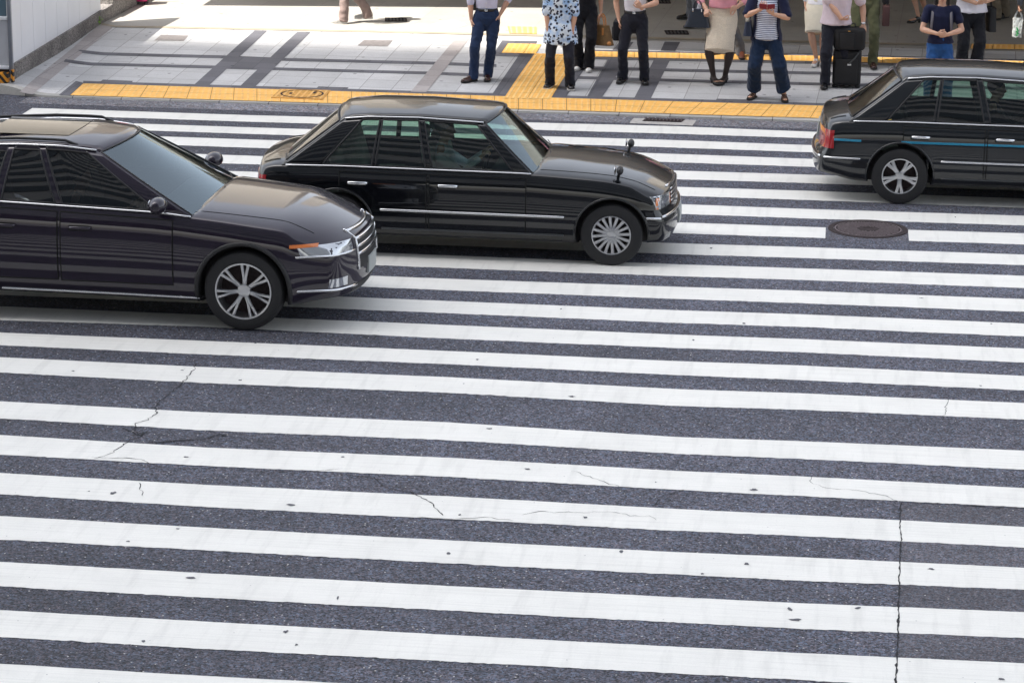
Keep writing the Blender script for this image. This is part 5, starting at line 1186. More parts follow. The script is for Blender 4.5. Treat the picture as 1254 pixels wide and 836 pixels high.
        tube(bm, [spine(hemf)]+[spine(h) for h in hs_], [(hr[0]*H*k*puff*1.0, hr[1]*H*k*puff)]+[(tb_[h][0]*H*k*(puff if h < .8 else 1), tb_[h][1]*H*k*(puff if h < .8 else 1)) for h in hs_], 26, side=fr, ck=0.12)
        for (sh, el, wr, d_, n_, th, cu), sg in zip(AR, (-1, 1)):
            tube(bm, [spine(0.795), (spine(0.80)+sh)/2, sh], [0.040*H, 0.040*H, 0.038*H], 12); sq = slv
            if sq <= 1: tube(bm, [sh, sh.lerp(el, sq*0.5), sh.lerp(el, sq)], [0.037*H*k, 0.036*H*k, 0.036*H*k*puff], 14)
            else: tube(bm, [sh, sh.lerp(el, .5), el, el.lerp(wr, (sq-1)*0.5), el.lerp(wr, sq-1)], [0.037*H*k, 0.034*H*k, 0.031*H*k, 0.029*H*k, 0.026*H*k], 14)
        garment(tk, bm, 0.0088, tm, root, 0.009*puff, seed+5, 2)
        if tk in ('shirt',):
            bm = bmesh.new()
            for i in range(6): q = spine(0.60+0.035*i)+F_*(0.078*H*k*puff); ellipsoid(bm, q, (0.006, 0.004, 0.006), u=8, v=6)
            bmobj('buttons', bm, M_WHT, root)
    return root, J
def wp(J, root, s, f, h): return Vector(root.location)+J['S']*(s*KH)+J['F']*(f*KH)+Vector((J['hipc'].x, J['hipc'].y, h*KH))

def bag_bm(c, S_, F_, wb, wt, h, db, dt, n=10):
    bm = bmesh.new(); rows = []
    for j in range(7):
        v = j/6; w_ = lerp(wb, wt, v**0.8)/2; d_ = lerp(db, dt, v)/2; r_ = []
        for k in range(24):
            a = 2*math.pi*k/24; ca, sa = math.cos(a), math.sin(a); e = 0.45
            r_.append(bm.verts.new(c+S_*(w_*math.copysign(abs(ca)**e, ca))+F_*(d_*math.copysign(abs(sa)**e, sa))+Vector((0, 0, h*v+0.012*math.sin(math.pi*v)*ca))))
        rows.append(r_)
    for A_, B_ in zip(rows, rows[1:]):
        for k in range(24): bm.faces.new((A_[k], A_[(k+1) % 24], B_[(k+1) % 24], B_[k]))
    bm.faces.new(rows[0]); bm.faces.new(list(reversed(rows[-1]))); return bm
def handles(root, c, S_, F_, w_, top_, h, r_, matl, dd=0.03):
    for sg in (-1, 1):
        e = [c+F_*(sg*dd)+S_*(w_*math.cos(a)*(1.0))+Vector((0, 0, top_+h*math.sin(a))) for a in [math.pi*q/14 for q in range(15)]]
        e = [e[0]-Vector((0, 0, 0.05))]+e+[e[-1]-Vector((0, 0, 0.05))]
        bm = bmesh.new(); tube(bm, e, [r_]*len(e), 8); bmobj('handle', bm, matl, root)

navy = cloth('navy_trousers', (0.015, 0.032, 0.085)); blk = cloth('black_cloth', (0.010, 0.011, 0.016)); blk2 = cloth('charcoal_cloth', (0.014, 0.015, 0.025))
lav = cloth('lavender_shirt', (0.66, 0.66, 0.84), 0.04); wht = cloth('white_shirt', (0.80, 0.79, 0.86), 0.04); tan = cloth('taupe_trousers', (0.23, 0.17, 0.155)); pink = cloth('pink_blouse', (0.80, 0.36, 0.43), 0.06)
beige = cloth('beige_skirt_cloth', (0.74, 0.65, 0.53), 0.10, 60, 0.6); cream = cloth('cream_cloth', (0.72, 0.67, 0.56), 0.05); polo = cloth('pale_pink_knit', (0.74, 0.62, 0.68), 0.05); olive = cloth('olive_trousers', (0.10, 0.105, 0.055))
grey = cloth('grey_trousers', (0.13, 0.14, 0.16)); khaki = cloth('khaki_trousers', (0.20, 0.165, 0.12)); jean = cloth('blue_denim', (0.02, 0.085, 0.26)); navyk = cloth('navy_knit', (0.008, 0.011, 0.04)); widen = cloth('navy_wide', (0.006, 0.020, 0.055))
dkc = cloth('dark_coat', (0.015, 0.015, 0.02)); tights = mat('dark_tights', (0.035, 0.022, 0.020), 0.6, var=0.3, vscale=200)
lth_br = mat('dark_brown_leather', (0.045, 0.018, 0.015), 0.25, coat=0.3, var=0.15); lth_bk = mat('black_leather', (0.012, 0.012, 0.014), 0.22, coat=0.3); lth_tan = mat('tan_shoe_leather', (0.14, 0.045, 0.025), 0.3, coat=0.3)
sole_b = mat('dark_sole', (0.02, 0.018, 0.018), 0.7); sole_w = mat('pale_sole', (0.6, 0.58, 0.55), 0.7); wsh = mat('white_canvas', (0.72, 0.72, 0.70), 0.8, var=0.08); gsh = mat('grey_sneaker', (0.38, 0.37, 0.35), 0.8, var=0.25, vscale=40); brz = mat('bronze_strap', (0.10, 0.06, 0.045), 0.4, metal=0.3)
def floral():
    a = NB('floral_shirt', 0.85); P = a.tc.outputs['Object']; n = a.noise(P, 9, 3); b = a.mix(a.rng(n, .42, .58), (0.34, 0.52, 0.80), (0.72, 0.80, 0.90))
    v = a.vor(a.mapping(P, loc=(3, 1, 2)), 22.0); d = a.n('ShaderNodeTexNoise'); ds = a.math('ADD', v.outputs['Distance'], a.rng(a.noise(P, 70, 2), .2, .8, -0.16, 0.16))
    return a.out(a.mix(a.math('LESS_THAN', ds, 0.40), b, (0.012, 0.018, 0.05)), a.noise(P, 120, 2), 0.15)
def stripes_shirt():
    a = NB('striped_top', 0.85); w_ = a.n('ShaderNodeTexWave', wave_type='BANDS', bands_direction='Z'); w_.inputs['Scale'].default_value = 13.0; w_.inputs['Distortion'].default_value = 1.2; w_.inputs['Detail Scale'].default_value = 0.6
    a.l(a.tc.outputs['Object'], w_.inputs['Vector']); return a.out(a.mix(a.math('GREATER_THAN', w_.outputs['Fac'], 0.70), (0.70, 0.74, 0.84), (0.045, 0.07, 0.20)))
# -- walker in the sunlit patch
person('person walking left in the sun, taupe trousers and grey sneakers', 'person', ((421, 29.5), (452, 27.5)), -88, 1.70, ('trousers', tan, .585, .066, .05, 'belt'), ('shirt', wht, .50, .6), ('sneaker', gsh, sole_w), (None, None), hipoff=(0.0, 0.02), toes=(-80, -95), lift=(0, 0.045))
# -- man in navy trousers
rt, J = person('person in a lavender shirt and slim navy trousers, hand in pocket, dark brown shoes', 'person', ((580, 99.5), (597.5, 97)), 4, 1.63, ('trousers', navy, .575, .064, .055, 'belt'), ('shirt', lav, .55, 1.15), ('leather', lth_br, sole_b),
    (dict(h=(-.20, .05, .80), pole=(-1, -.4, 0), d=(.2, .3, -1), n=(1, 0, 0), curl=.6), dict(h=(.175, .02, .87), pole=(1, -.8, 0), d=(-.25, .25, -1), n=(-1, 0, 0), curl=.5)), hipoff=(.07, -.02), toes=(-42, 4))
J2 = J; t = thing('shoulder_bag', 'dark bag slung behind the person in the lavender shirt', 'bag', tuple(wp(J, rt, -.17, -.14, .92)))
S_, F_ = J['S'], J['F']; bm = bag_bm(Vector((0, 0, 0)), F_, S_, .34, .30, .30, .12, .08); bmobj('pouch', bm, lth_bk, t, auto=60)
bm = bmesh.new(); tube(bm, [Vector((0, 0, .26)), S_*.02+Vector((0, 0, .42)), S_*.10+F_*.05+Vector((0, 0, .46)), S_*.2+F_*.24+Vector((0, 0, .30))], [(0.016, 0.004)]*4, 8); bmobj('strap', bm, lth_bk, t)
# -- elderly person in floral shirt
rt, J = person('person in a blue floral tunic and black trousers, both hands lowered in front', 'person', ((673.5, 107), (698, 108.5)), 0, 1.53, ('trousers', blk2, .56, .066, .045), ('tunic', floral(), .385, .96, 1.10), ('sneaker', lth_bk, sole_w),
    (dict(h=(-.155, .10, .66), pole=(-1, -.5, 0), d=(.25, .25, -1), n=(.4, -1, 0), curl=.7), dict(h=(.155, .10, .66), pole=(1, -.5, 0), d=(-.25, .25, -1), n=(-.4, -1, 0), curl=.7)), sex='f', hair='bob', haircol=M_HAIRG, toes=(-14, 14), build=1.06)
# -- woman in black with tote
rt, J = person('person in black top and black trousers with white shoes, beside the floral tunic', 'person', ((709, 84.5), (720.5, 86)), 6, 1.60, ('trousers', blk, .60, .075, .05), ('top', blk, .55, .9), ('loafer', wsh, sole_w),
    (dict(h=(-.20, .02, .80), pole=(-1, -.6, 0), d=(0, .1, -1), n=(1, 0, 0), curl=.5), dict(h=(.22, .04, .74), pole=(1, -.8, 0), d=(.05, .1, -1), n=(-1, 0, 0), curl=1.3)), sex='f', hair='bob', toes=(-10, 8))
hp_ = J['arms'][1][2]; c_ = rt.location+hp_
M_TOTE = mat('olive_brown_leather', (0.20, 0.115, 0.045), 0.55, var=0.25, vscale=20, bump=0.3); M_TANL = mat('tan_leather', (0.62, 0.26, 0.07), 0.5, var=0.12)
t = thing('tote_bag', 'olive brown tote with tan handles and corners, held low in one hand', 'bag', tuple(c_+Vector((.01, 0, -.40)))); S_ = Vector((math.cos(R(-20)), math.sin(R(-20)), 0)); F_ = Vector((-S_.y, S_.x, 0))
bm = bag_bm(Vector((0, 0, -.06)), S_, F_, .36, .23, .27, .17, .08); bmobj('bag_body', bm, M_TOTE, t, auto=70)
for sx in (-1, 1): bm = bmesh.new(); ellipsoid(bm, S_*(sx*.145)-F_*.050+Vector((0, 0, -.03)), (.034, .032, .032)); bmobj('corner_patch', bm, M_TANL, t)
for sx in (-1, 1): bm = bmesh.new(); box(bm, S_*(sx*.05)-F_*.060+Vector((0, 0, .13)), (.028, .012, .10), Matrix.Rotation(R(-20), 3, 'Z'), bev=.003); bmobj('tab', bm, M_TANL, t)
handles(t, Vector((0, 0, 0)), S_, F_, .055, .20, .16, .009, M_TANL)
# -- man in white shirt and black trousers
rt, J = person('person in a white shirt, black belt and black trousers, one forearm raised', 'person', ((762.5, 100), (789, 101.5)), -2, 1.62, ('trousers', blk2, .575, .068, .05, 'belt'), ('shirt', wht, .55, .7), ('leather', lth_bk, sole_b),
    (dict(h=(-.205, .04, .82), pole=(-1, -.8, 0), d=(.1, .15, -1), n=(1, 0, 0), curl=.5), dict(h=(.10, .22, 1.02), pole=(1, -.3, -.6), d=(-.6, .3, .8), n=(-.2, -1, 0), curl=1.0)), toes=(-12, 10))
t = thing('briefcase', 'black briefcase hanging behind the left side of the white-shirted person', 'bag', tuple(wp(J, rt, -.235, -.09, .55))); S_, F_ = J['S'], J['F']
bm = bmesh.new(); box(bm, (0, 0, .13), (.10, .36, .26), bev=.02, seg=3); bmobj('case', bm, blk, t, auto=50); bm = bmesh.new(); box(bm, (-.055, 0, .10), (.02, .28, .16), bev=.008); bmobj('pocket', bm, blk, t, auto=50)
bm = bmesh.new(); tube(bm, [(0, -.06, .25), (0, -.05, .30), (0, .05, .30), (0, .06, .25)], [.008]*4, 8); bmobj('handle', bm, lth_bk, t)
# -- background walker behind the handbag
person('person in dark clothes and black shoes walking behind the black leather handbag', 'person', ((846, 24), (854, 35)), -70, 1.68, ('trousers', grey, .585, .066, .05), ('jacket', dkc, .46, 1.9, 1.05), ('leather', lth_bk, sole_b), (None, None), toes=(-75, -62), hipoff=(0, 0))
# -- woman in beige skirt
rt, J = person('person in a pink blouse, beige pencil skirt, dark tights and black pumps', 'person', ((873, 102), (888, 102)), -4, 1.71, ('skirt', beige, .262, .112), ('blouse', pink, .59, 1.5, 1.12), ('pump', lth_bk, sole_b),
    (dict(h=(-.20, .16, .99), pole=(-1, -.8, 0), d=(.1, .6, -.5), n=(.5, 0, -1), curl=1.4), dict(h=(.19, .10, 1.02), pole=(1, -.6, 0), d=(-.6, .8, -.1), n=(0, 0, -1), curl=.8)), sex='f', hair='long', toes=(24, -22), extra=dict(tights=tights), knees=(-.25, .25), hipoff=(.02, 0), build=1.03)
t = thing('handbag', 'black leather handbag hanging from the forearm beside the beige skirt', 'bag', tuple(wp(J, rt, -.31, .10, .76))); S_ = Vector((.98, -.2, 0)); F_ = Vector((.2, .98, 0)); lthb = mat('soft_black_leather', (0.02, 0.026, 0.04), 0.3, coat=0.2, bump=0.4, bscale=25)
bm = bag_bm(Vector((0, 0, -.01)), S_, F_, .37, .21, .24, .18, .07); bmobj('bag_body', bm, lthb, t, auto=70); handles(t, Vector((0, 0, 0)), S_, F_, .06, .22, .13, .008, lthb)
for sx in (-1, 1): bm = bmesh.new(); tube(bm, [S_*(sx*.06)-F_*.045+Vector((0, 0, .20)), S_*(sx*.06)-F_*.045+Vector((0, 0, .225))], [.011]*2, 8); bmobj('ring', bm, M_CHR, t)
t2 = thing('handkerchief', 'crumpled white handkerchief held at the top of the black handbag', 'handkerchief', tuple(t.location+Vector((.03, 0, .25)))); bm = bmesh.new()
for i in range(6): ellipsoid(bm, (random.uniform(-.03, .03), random.uniform(-.02, .02), random.uniform(-.02, .03)), (.025, .012, .022), Matrix.Rotation(random.random()*3, 3, 'Y'), 8, 6)
hk = fuse(bm, .006, 1); wrinkle(hk, .008, (40, 40, 40)); link('cloth', hk, wht, t2)
# -- person behind, brown shoes
person('person in grey trousers and tan-brown shoes behind the beige skirt', 'person', ((880, 67), (908, 70)), -50, 1.70, ('trousers', grey, .585, .064, .05), ('jacket', dkc, .46, 1.9), ('leather', lth_tan, sole_b), (None, None), toes=(-55, 5))
# -- woman with red phone
rt, J = person('person in a striped top, open navy cardigan and wide navy trousers, holding a red phone', 'person', ((923, 120), (960, 123)), 0, 1.60, ('wide', widen, .58, .094, .055), ('striped_top', stripes_shirt(), .49, .3, 1.04), ('sandal', brz, sole_b),
    (dict(h=(-.075, .27, 1.195), pole=(-1, -.1, -1), d=(.5, .5, .7), n=(.3, -1, .2), curl=.8), dict(h=(.085, .25, 1.13), pole=(1, -.1, -1), d=(-.7, .4, .5), n=(0, -.6, 1), curl=.7)), sex='f', hair='bob', toes=(-20, 8), hipoff=(-.06, 0), headtilt=.5)
S_, F_ = J['S'], J['F']; bm = bmesh.new(); H = 1.60*KH; hx = Vector((J['hipc'].x, J['hipc'].y, 0))
def card(sg):
    bm = bmesh.new(); P_ = []
    for j in range(15):
        h = lerp(.47, .825, j/14); rw = float(np.interp(h, [.47, .52, .58, .7, .78, .825], [.128, .125, .108, .106, .108, .06]))*H; rd = rw*.80; row = []
        for i in range(13):
            a = R(lerp(52, 182, i/12)); row.append(hx+S_*(sg*rw*math.sin(a))+F_*(rd*math.cos(a))+Vector((0, 0, h*H)))
        P_.append(row)
    grid(bm, P_); return bm
cb_ = bmesh.new()
for sg in (-1, 1):
    b_ = card(sg); me_ = bpy.data.meshes.new('c'); b_.to_mesh(me_); b_.free(); cb_.from_mesh(me_)
bmesh.ops.remove_doubles(cb_, verts=cb_.verts, dist=.004); bmesh.ops.recalc_face_normals(cb_, faces=cb_.faces)
cme = evaluated(cb_, [('SOLIDIFY', dict(thickness=.008)), ('SUBSURF', dict(levels=1))]); wrinkle(cme, .007, seed=3); cd = link('cardigan', cme, navyk, rt)
for (sh, el, wr, d_, n_, th, cu) in J['arms']:
    bm = bmesh.new(); tube(bm, [sh+Vector((0, 0, .005)), sh.lerp(el, .5), sh.lerp(el, .97)], [.075, .070, .062], 16, ck=0.3); sl2 = fuse(bm, .009, 2); wrinkle(sl2, .007, seed=9); link('sleeve', sl2, navyk, cd)

a1, a2 = J['arms'][0][2], J['arms'][1][2]; pc = (a1+a2)/2+F_*.06+Vector((.0, 0, .075))
t = thing('phone', 'open dark red phone case held in both hands of the striped-top person', 'phone', tuple(rt.location+pc), R(0)); M_CASE = mat('red_case', (0.22, 0.008, 0.03), 0.5)
for sx in (-1, 1): bm = bmesh.new(); box(bm, (sx*.052, .004*0, 0), (.10, .012, .085), Matrix.Rotation(R(35), 3, 'X') @ Matrix.Rotation(R(sx*8), 3, 'Z'), bev=.004); bmobj('case_flap', bm, M_CASE, t, auto=40)
bm = bmesh.new(); box(bm, (.052, .010, .003), (.082, .006, .072), Matrix.Rotation(R(35), 3, 'X') @ Matrix.Rotation(R(8), 3, 'Z'), bev=.002); bmobj('screen', bm, M_EYE, t, smooth=False)
t = thing('shoulder_bag', 'dark navy bag with a beige pouch, at the elbow of the striped-top person', 'bag', tuple(wp(J, rt, -.235, -.02, .86))); nl = mat('navy_leather', (0.014, 0.022, 0.05), 0.5, bump=.3)
bm = bag_bm(Vector((0, 0, -.04)), F_, S_, .30, .24, .18, .13, .08); bmobj('bag_body', bm, nl, t, auto=70); bm = bmesh.new(); box(bm, (-.01, -.04, .17), (.05, .07, .07), bev=.012); bmobj('beige_pouch', bm, cream, t, auto=60)
bm = bmesh.new(); tube(bm, [Vector((0, 0, .13)), Vector((.05, 0, .32)), Vector((.12, 0, .47))], [(.014, .004)]*3, 8); bmobj('strap', bm, nl, t)
# -- woman in cream behind
person('person in a cream skirt and white jacket, partly behind the pale pink shirt', 'person', ((999, 80), (1006, 80)), -8, 1.60, ('skirt', cream, .29, .105), ('jacket', wht, .52, 1.6, 1.05), ('pump', wsh, sole_w),
    (dict(h=(-.165, .06, .72), pole=(-1, -.7, 0), d=(.1, .15, -1), n=(1, 0, 0), curl=.9), None), sex='f', hair='long', toes=(-12, 8), hipoff=(-.03, 0))
# -- man with luggage
rt, J = person('person in a pale pink polo shirt and dark jeans with a wristwatch, hand on luggage', 'person', ((1010, 107), (1031, 104)), 4, 1.60, ('trousers', blk2, .57, .068, .05), ('polo_shirt', polo, .515, .75, 1.10), ('leather', lth_bk, sole_b),
    (dict(h=(.06, .19, .91), pole=(-1, -.2, -.5), d=(1, .3, -.05), n=(0, -.5, 1), curl=1.2), dict(h=(.35, .06, .83), pole=(1, -.9, 0), d=(.15, .25, -1), n=(-.4, -.9, 0), curl=.5)), toes=(-4, 18), build=1.12)
sh, el, wr = J['arms'][1][:3]; t = thing('wristwatch', 'steel wristwatch on the arm reaching down to the black luggage', 'watch', tuple(rt.location+wr)); dd = (wr-el).normalized()
bm = bmesh.new(); tube(bm, [-dd*.012-dd*.01, dd*.012-dd*.01], [.0305, .0295], 20, cap=False); bmobj('band', bm, M_CHR, t); bm = bmesh.new(); tube(bm, [Vector((-.002, -.028, 0))-dd*.01, Vector((-.003, -.037, .001))-dd*.01], [.017, .016], 18); bmobj('dial', bm, M_CHR, t)
t = thing('white_earphone_case', 'small white object pinched in the hand of the pale pink polo wearer', 'case', tuple(rt.location+J['arms'][0][2]+J['S']*.10+J['F']*.035+Vector((0, 0, .025)))); bm = bmesh.new(); box(bm, (0, 0, 0), (.04, .02, .035), bev=.008, seg=3); bmobj('shell', bm, M_WHT, t)
X, Y, Z = PV(1036, 108.5); canv = mat('black_nylon', (0.012, 0.012, 0.014), 0.7, bump=.5, bscale=200)
t = thing('suitcase', 'upright black soft suitcase on wheels beside the pale pink polo wearer', 'suitcase', (X, Y+.10, Z))
bm = bmesh.new(); box(bm, (0, 0, .28), (.38, .25, .46), bev=.035, seg=3); bmobj('case', bm, canv, t, auto=50); bm = bmesh.new(); box(bm, (-.01, -.135, .24), (.30, .03, .32), bev=.012); bmobj('front_pocket', bm, canv, t, auto=50)
bm = bmesh.new(); box(bm, (.03, -.153, .33), (.05, .006, .022), bev=.002); bmobj('white_label', bm, M_WHT, t, smooth=False)
for sx in (-1, 1): bm = bmesh.new(); tube(bm, [(sx*.15-.014, -.05, .028), (sx*.15+.014, -.05, .028)], [.028]*2, 14); bmobj('wheel', bm, M_BLK, t)
bm = bmesh.new(); tube(bm, [(-.09, .11, .5), (-.09, .11, .84), (.09, .11, .84), (.09, .11, .5)], [.009]*4, 8); bmobj('pull_handle', bm, M_DULL, t)
bm = bmesh.new(); tube(bm, [(.17, -.10, .52), (.10, -.16, .42), (.02, -.16, .34)], [(.010, .003)]*3, 6); bmobj('hanging_strap', bm, M_DULL, t)
t = thing('travel_bag', 'black travel bag stacked on top of the upright black suitcase', 'bag', (X+.02, Y+.08, Z+.512))
bm = bmesh.new(); box(bm, (0, 0, .155), (.42, .24, .30), bev=.05, seg=3); bmobj('bag_body', bm, canv, t, auto=60); bm = bmesh.new(); box(bm, (-.03, -.125, .13), (.20, .03, .22), bev=.012); bmobj('pocket', bm, canv, t, auto=50)
bm = bmesh.new(); box(bm, (-.01, -.142, .27), (.03, .004, .008)); bmobj('yellow_tag', bm, M_YEL, t, smooth=False); bm = bmesh.new(); tube(bm, [(-.08, 0, .29), (-.06, 0, .35), (.06, 0, .35), (.08, 0, .29)], [.009]*4, 8); bmobj('handle', bm, canv, t)
# -- olive trousers behind
rt, J = person('person in olive trousers and dark brown shoes standing behind the black luggage', 'person', ((1045, 81), (1068.5, 82)), 0, 1.72, ('trousers', olive, .585, .066, .05, 'belt'), ('jacket', dkc, .52, 1.9), ('leather', lth_br, sole_b), (None, None), toes=(-12, 6), build=1.05)
t = thing('shopping_bag', 'dark red-brown bag hanging beside the olive trousers', 'bag', tuple(wp(J, rt, .275, .03, .56))); bm = bmesh.new(); box(bm, (0, 0, .15), (.10, .22, .28), bev=.012); bmobj('bag_body', bm, mat('maroon', (.07, .03, .03), .6), t, auto=50); bm = bmesh.new(); tube(bm, [(0, -.05, .27), (0, 0, .38), (0, .05, .27)], [.005]*3, 6); bmobj('handle', bm, lth_bk, t)
# -- background figures
person('person in a dark knee-length dress walking at the top edge, behind the navy t-shirt', 'person', ((1124, 28), (1134, 25)), -60, 1.58, ('skirt', dkc, .24, .12), ('top', dkc, .55, 1.5), ('pump', lth_bk, sole_b), (None, None), sex='f', hair='long', toes=(-60, -60))
# -- woman in navy tee
rt, J = person('person in a navy t-shirt and blue jeans with hands clasped, behind the right car', 'person', ((1137, 133), (1157, 134)), 0, 1.56, ('trousers', jean, .60, .075, .05), ('t_shirt', navyk, .545, .55, 1.02), ('sneaker', wsh, sole_w),
    (dict(h=(-.045, .20, .985), pole=(-1, -.3, -.7), d=(1, .35, -.05), n=(0, -1, .2), curl=1.1, th=(0, 0, 1)), dict(h=(.075, .18, .975), pole=(1, -.3, -.7), d=(-1, .45, -.02), n=(0, -1, .1), curl=1.1, th=(0, 0, 1))), sex='f', hair='long', headtilt=.3)
for s in (-1, 1):
    tube_ = bmesh.new(); q = [rt.location+Vector((J['hipc'].x, J['hipc'].y, 0))+J['S']*(s*x)+J['F']*f+Vector((0, 0, h)) for x, f, h in ((.115, -.06, 1.30), (.115, .02, 1.325), (.118, .108, 1.24), (.125, .128, 1.12), (.135, .10, 1.0), (.145, .0, .95))]
    if s == -1: bk = thing('backpack', 'backpack with grey straps worn by the person in the navy t-shirt', 'backpack', tuple(rt.location+Vector((0, .20, .92))))
    b0 = Vector(bk.location); tube(tube_, [p_-b0 for p_ in q], [(.016, .004)]*6, 8, side=J['S']); bmobj('strap', tube_, mat('grey_webbing', (.16, .15, .17), .8), bk)
bm = bmesh.new(); box(bm, (0, .02, .19), (.27, .15, .38), bev=.05, seg=3); bmobj('pack', bm, canv, bk, auto=60)
# -- white shirt at right, behind the car
rt, J = person('person in a loose white shirt and black trousers right of the navy t-shirt', 'person', ((1176, 90), (1194, 91)), 10, 1.60, ('trousers', blk, .60, .085, .05), ('shirt', wht, .525, .9, 1.16), ('leather', lth_bk, sole_b),
    (dict(h=(.02, .20, .97), pole=(-1, -.2, -.4), d=(1, .3, .1), n=(0, -.6, 1), curl=1.0), dict(h=(.14, .20, .99), pole=(1, -.3, -.4), d=(-.8, .5, .1), n=(0, -.6, 1), curl=1.0)), toes=(-10, 10), build=1.14)
t = thing('shoulder_bag', 'black shoulder bag at the right hip of the loose white shirt', 'bag', tuple(wp(J, rt, .27, 0, .58))); bm = bag_bm(Vector((0, 0, 0)), J['F'], J['S'], .30, .26, .32, .12, .10); bmobj('bag_body', bm, canv, t, auto=70); bm = bmesh.new(); tube(bm, [(0, 0, .3), (-.03, 0, .55), (-.08, 0, .70)], [(.014, .004)]*3, 6); bmobj('strap', bm, canv, t)
person('person in khaki trousers and black shoes walking at the top edge, far right', 'person', ((1221, 25), (1231, 22)), -40, 1.70, ('trousers', khaki, .585, .072, .05), ('jacket', dkc, .46, 1.9), ('sneaker', lth_bk, sole_b), (None, None), toes=(-50, -40))
rt, J = person('person at the right frame edge in grey, arm out with a white plastic bag', 'person', ((1262, 80), (1280, 80)), -20, 1.62, ('trousers', grey, .585, .07, .05), ('jacket', grey, .48, 1.95), ('leather', lth_bk, sole_b), (dict(h=(-.30, .05, .78), pole=(-.5, -1, 0), d=(-.05, .1, -1), n=(1, 0, 0), curl=1.3), None))
hw = rt.location+J['arms'][0][2]; t = thing('plastic_bag', 'white plastic carrier bag with green print, hanging from a hand at the right edge', 'carrier bag', (hw.x, hw.y, hw.z-.46))
def film():
    a = NB('white_film', 0.4); P = a.tc.outputs['Object']; b_ = a.b; b_.inputs['Transmission Weight'].default_value = 0.0; b_.inputs['Alpha'].default_value = 0.9
    return a.out(a.mix(a.math('LESS_THAN', a.noise(P, 3, 2), 0.2), (0.74, 0.78, 0.78), (0.6, 0.65, 0.62)))
bm = bag_bm(Vector((0, 0, 0)), Vector((1, 0, 0)), Vector((0, 1, 0)), .13, .14, .28, .10, .05); pm = evaluated(bm, [('SUBSURF', dict(levels=2))]); wrinkle(pm, .016, (22, 22, 9)); link('bag_body', pm, film(), t)
bm = bmesh.new()
for sx in (-1, 1): tube(bm, [(sx*.055, 0, .24), (sx*.045, 0, .30), (0.0, 0, .40)], [(.022, .005), (.015, .005), (.007, .005)], 8)
bmobj('bag_handles', bm, film(), t)
GRN = mat('green_print', (.03, .42, .12), .5); bm = bmesh.new()
for q in range(5): box(bm, (-.015+.012*(q % 2), -.062-.001*q, .035+q*.024), (.030, .004, .020), Matrix.Rotation(R(18*q), 3, 'Y'))
bmobj('green_print', bm, GRN, t, smooth=False)

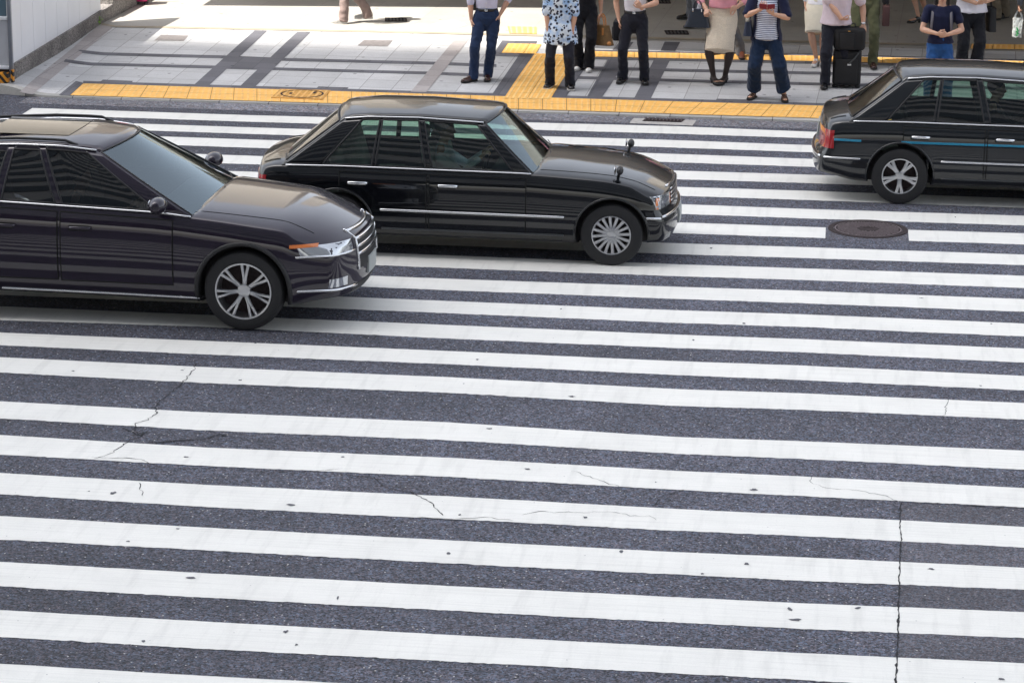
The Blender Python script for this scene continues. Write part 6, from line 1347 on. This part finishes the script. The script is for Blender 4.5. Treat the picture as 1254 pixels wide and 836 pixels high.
# -- drivers, seated on the right-hand (near) side
def driver(label, car, jacket, hairm):
    P, loc, rz = car; x0 = P['seatx']+0.10; Rz = Matrix.Rotation(rz, 3, 'Z'); base = Vector(loc)+Rz @ Vector((x0, -0.36, 0.60)); t = thing('person', label, 'person', tuple(base), rz)
    bm = bmesh.new(); V3 = Vector
    tube(bm, [V3((0, 0, .03)), V3((-.03, 0, .20)), V3((-.07, 0, .38)), V3((-.08, 0, .46))], [(.12, .16), (.11, .15), (.10, .18), (.06, .12)], 16, side=(1, 0, 0)); tube(bm, [V3((-.08, 0, .44)), V3((-.06, 0, .54))], [.055, .05], 12)
    hd = V3((-.045, 0, .64)); ellipsoid(bm, hd+V3((0, 0, .02)), (.092, .074, .095), u=20, v=14); ellipsoid(bm, hd+V3((.03, 0, -.05)), (.058, .052, .05)); ellipsoid(bm, hd+V3((.095, 0, -.015)), (.016, .013, .02))
    for s in (-1, 1):
        ellipsoid(bm, hd+V3((-.005, s*.074, -.005)), (.018, .01, .028))
        sh, wr = V3((-.07, s*.17, .38)), V3((P['tub'][1]-0.50-x0-.03, s*.15, .40)); el, wr = ik(sh, wr, .27, .25, V3((0, s*.5, -1))); tube(bm, [sh, sh.lerp(el, .5), el], [.05, .043, .037], 12); tube(bm, [el, wr], [.036, .025], 12)
        tube(bm, [V3((0, s*.09, .02)), V3((.38, s*.12, .05)), V3((.52, s*.12, -.22))], [.085, .06, .045], 12)
    me = fuse(bm, .009, 3); hb = bmesh.new()
    for s in (-1, 1):
        sh, wr = V3((-.07, s*.17, .38)), V3((P['tub'][1]-0.50-x0-.03, s*.15, .40)); el, wr = ik(sh, wr, .27, .25, V3((0, s*.5, -1))); hand(hb, wr, V3((.6, 0, .6)), V3((.7, -s*.3, -.6)), V3((0, -s, .4)), 1.2, .95)
    hm = fuse(hb, .0038, 1); bj = bmesh.new(); bj.from_mesh(me); bj.from_mesh(hm); m2 = bpy.data.meshes.new('body'); bj.to_mesh(m2); bj.free(); link('body', m2, M_SKIN, t)
    bm = bmesh.new(); ellipsoid(bm, hd+V3((-.018, 0, .045)), (.096, .081, .088), u=20, v=14); link('hair', fuse(bm, .008, 1), hairm, t)
    bm = bmesh.new(); tube(bm, [V3((0, 0, .02)), V3((-.03, 0, .20)), V3((-.07, 0, .38)), V3((-.08, 0, .47))], [(.135, .175), (.125, .165), (.115, .19), (.065, .09)], 18, side=(1, 0, 0))
    for s in (-1, 1):
        sh, wr = V3((-.07, s*.17, .38)), V3((P['tub'][1]-0.50-x0-.03, s*.15, .40)); el, wr = ik(sh, wr, .27, .25, V3((0, s*.5, -1))); tube(bm, [sh, sh.lerp(el, .5), el, el.lerp(wr, .85)], [.062, .054, .047, .036], 12)
    g = fuse(bm, .009, 2); wrinkle(g, .007, seed=s); link('jacket', g, jacket, t)
    bm = bmesh.new()
    for s in (-1, 1): tube(bm, [V3((-.02, s*.08, .02)), V3((.38, s*.12, .055)), V3((.53, s*.12, -.2))], [.10, .075, .06], 12)
    link('trousers', fuse(bm, .009, 2), blk2, t)
driver('driver in a dark jacket at the wheel of the dark purple-brown SUV', CARS[0], dkc, M_HAIR)
driver('driver in a white shirt at the wheel of the black taxi', CARS[1], wht, M_HAIRG)
driver('driver in a dark jacket in the charcoal saloon leaving at the right', CARS[2], dkc, M_HAIR)
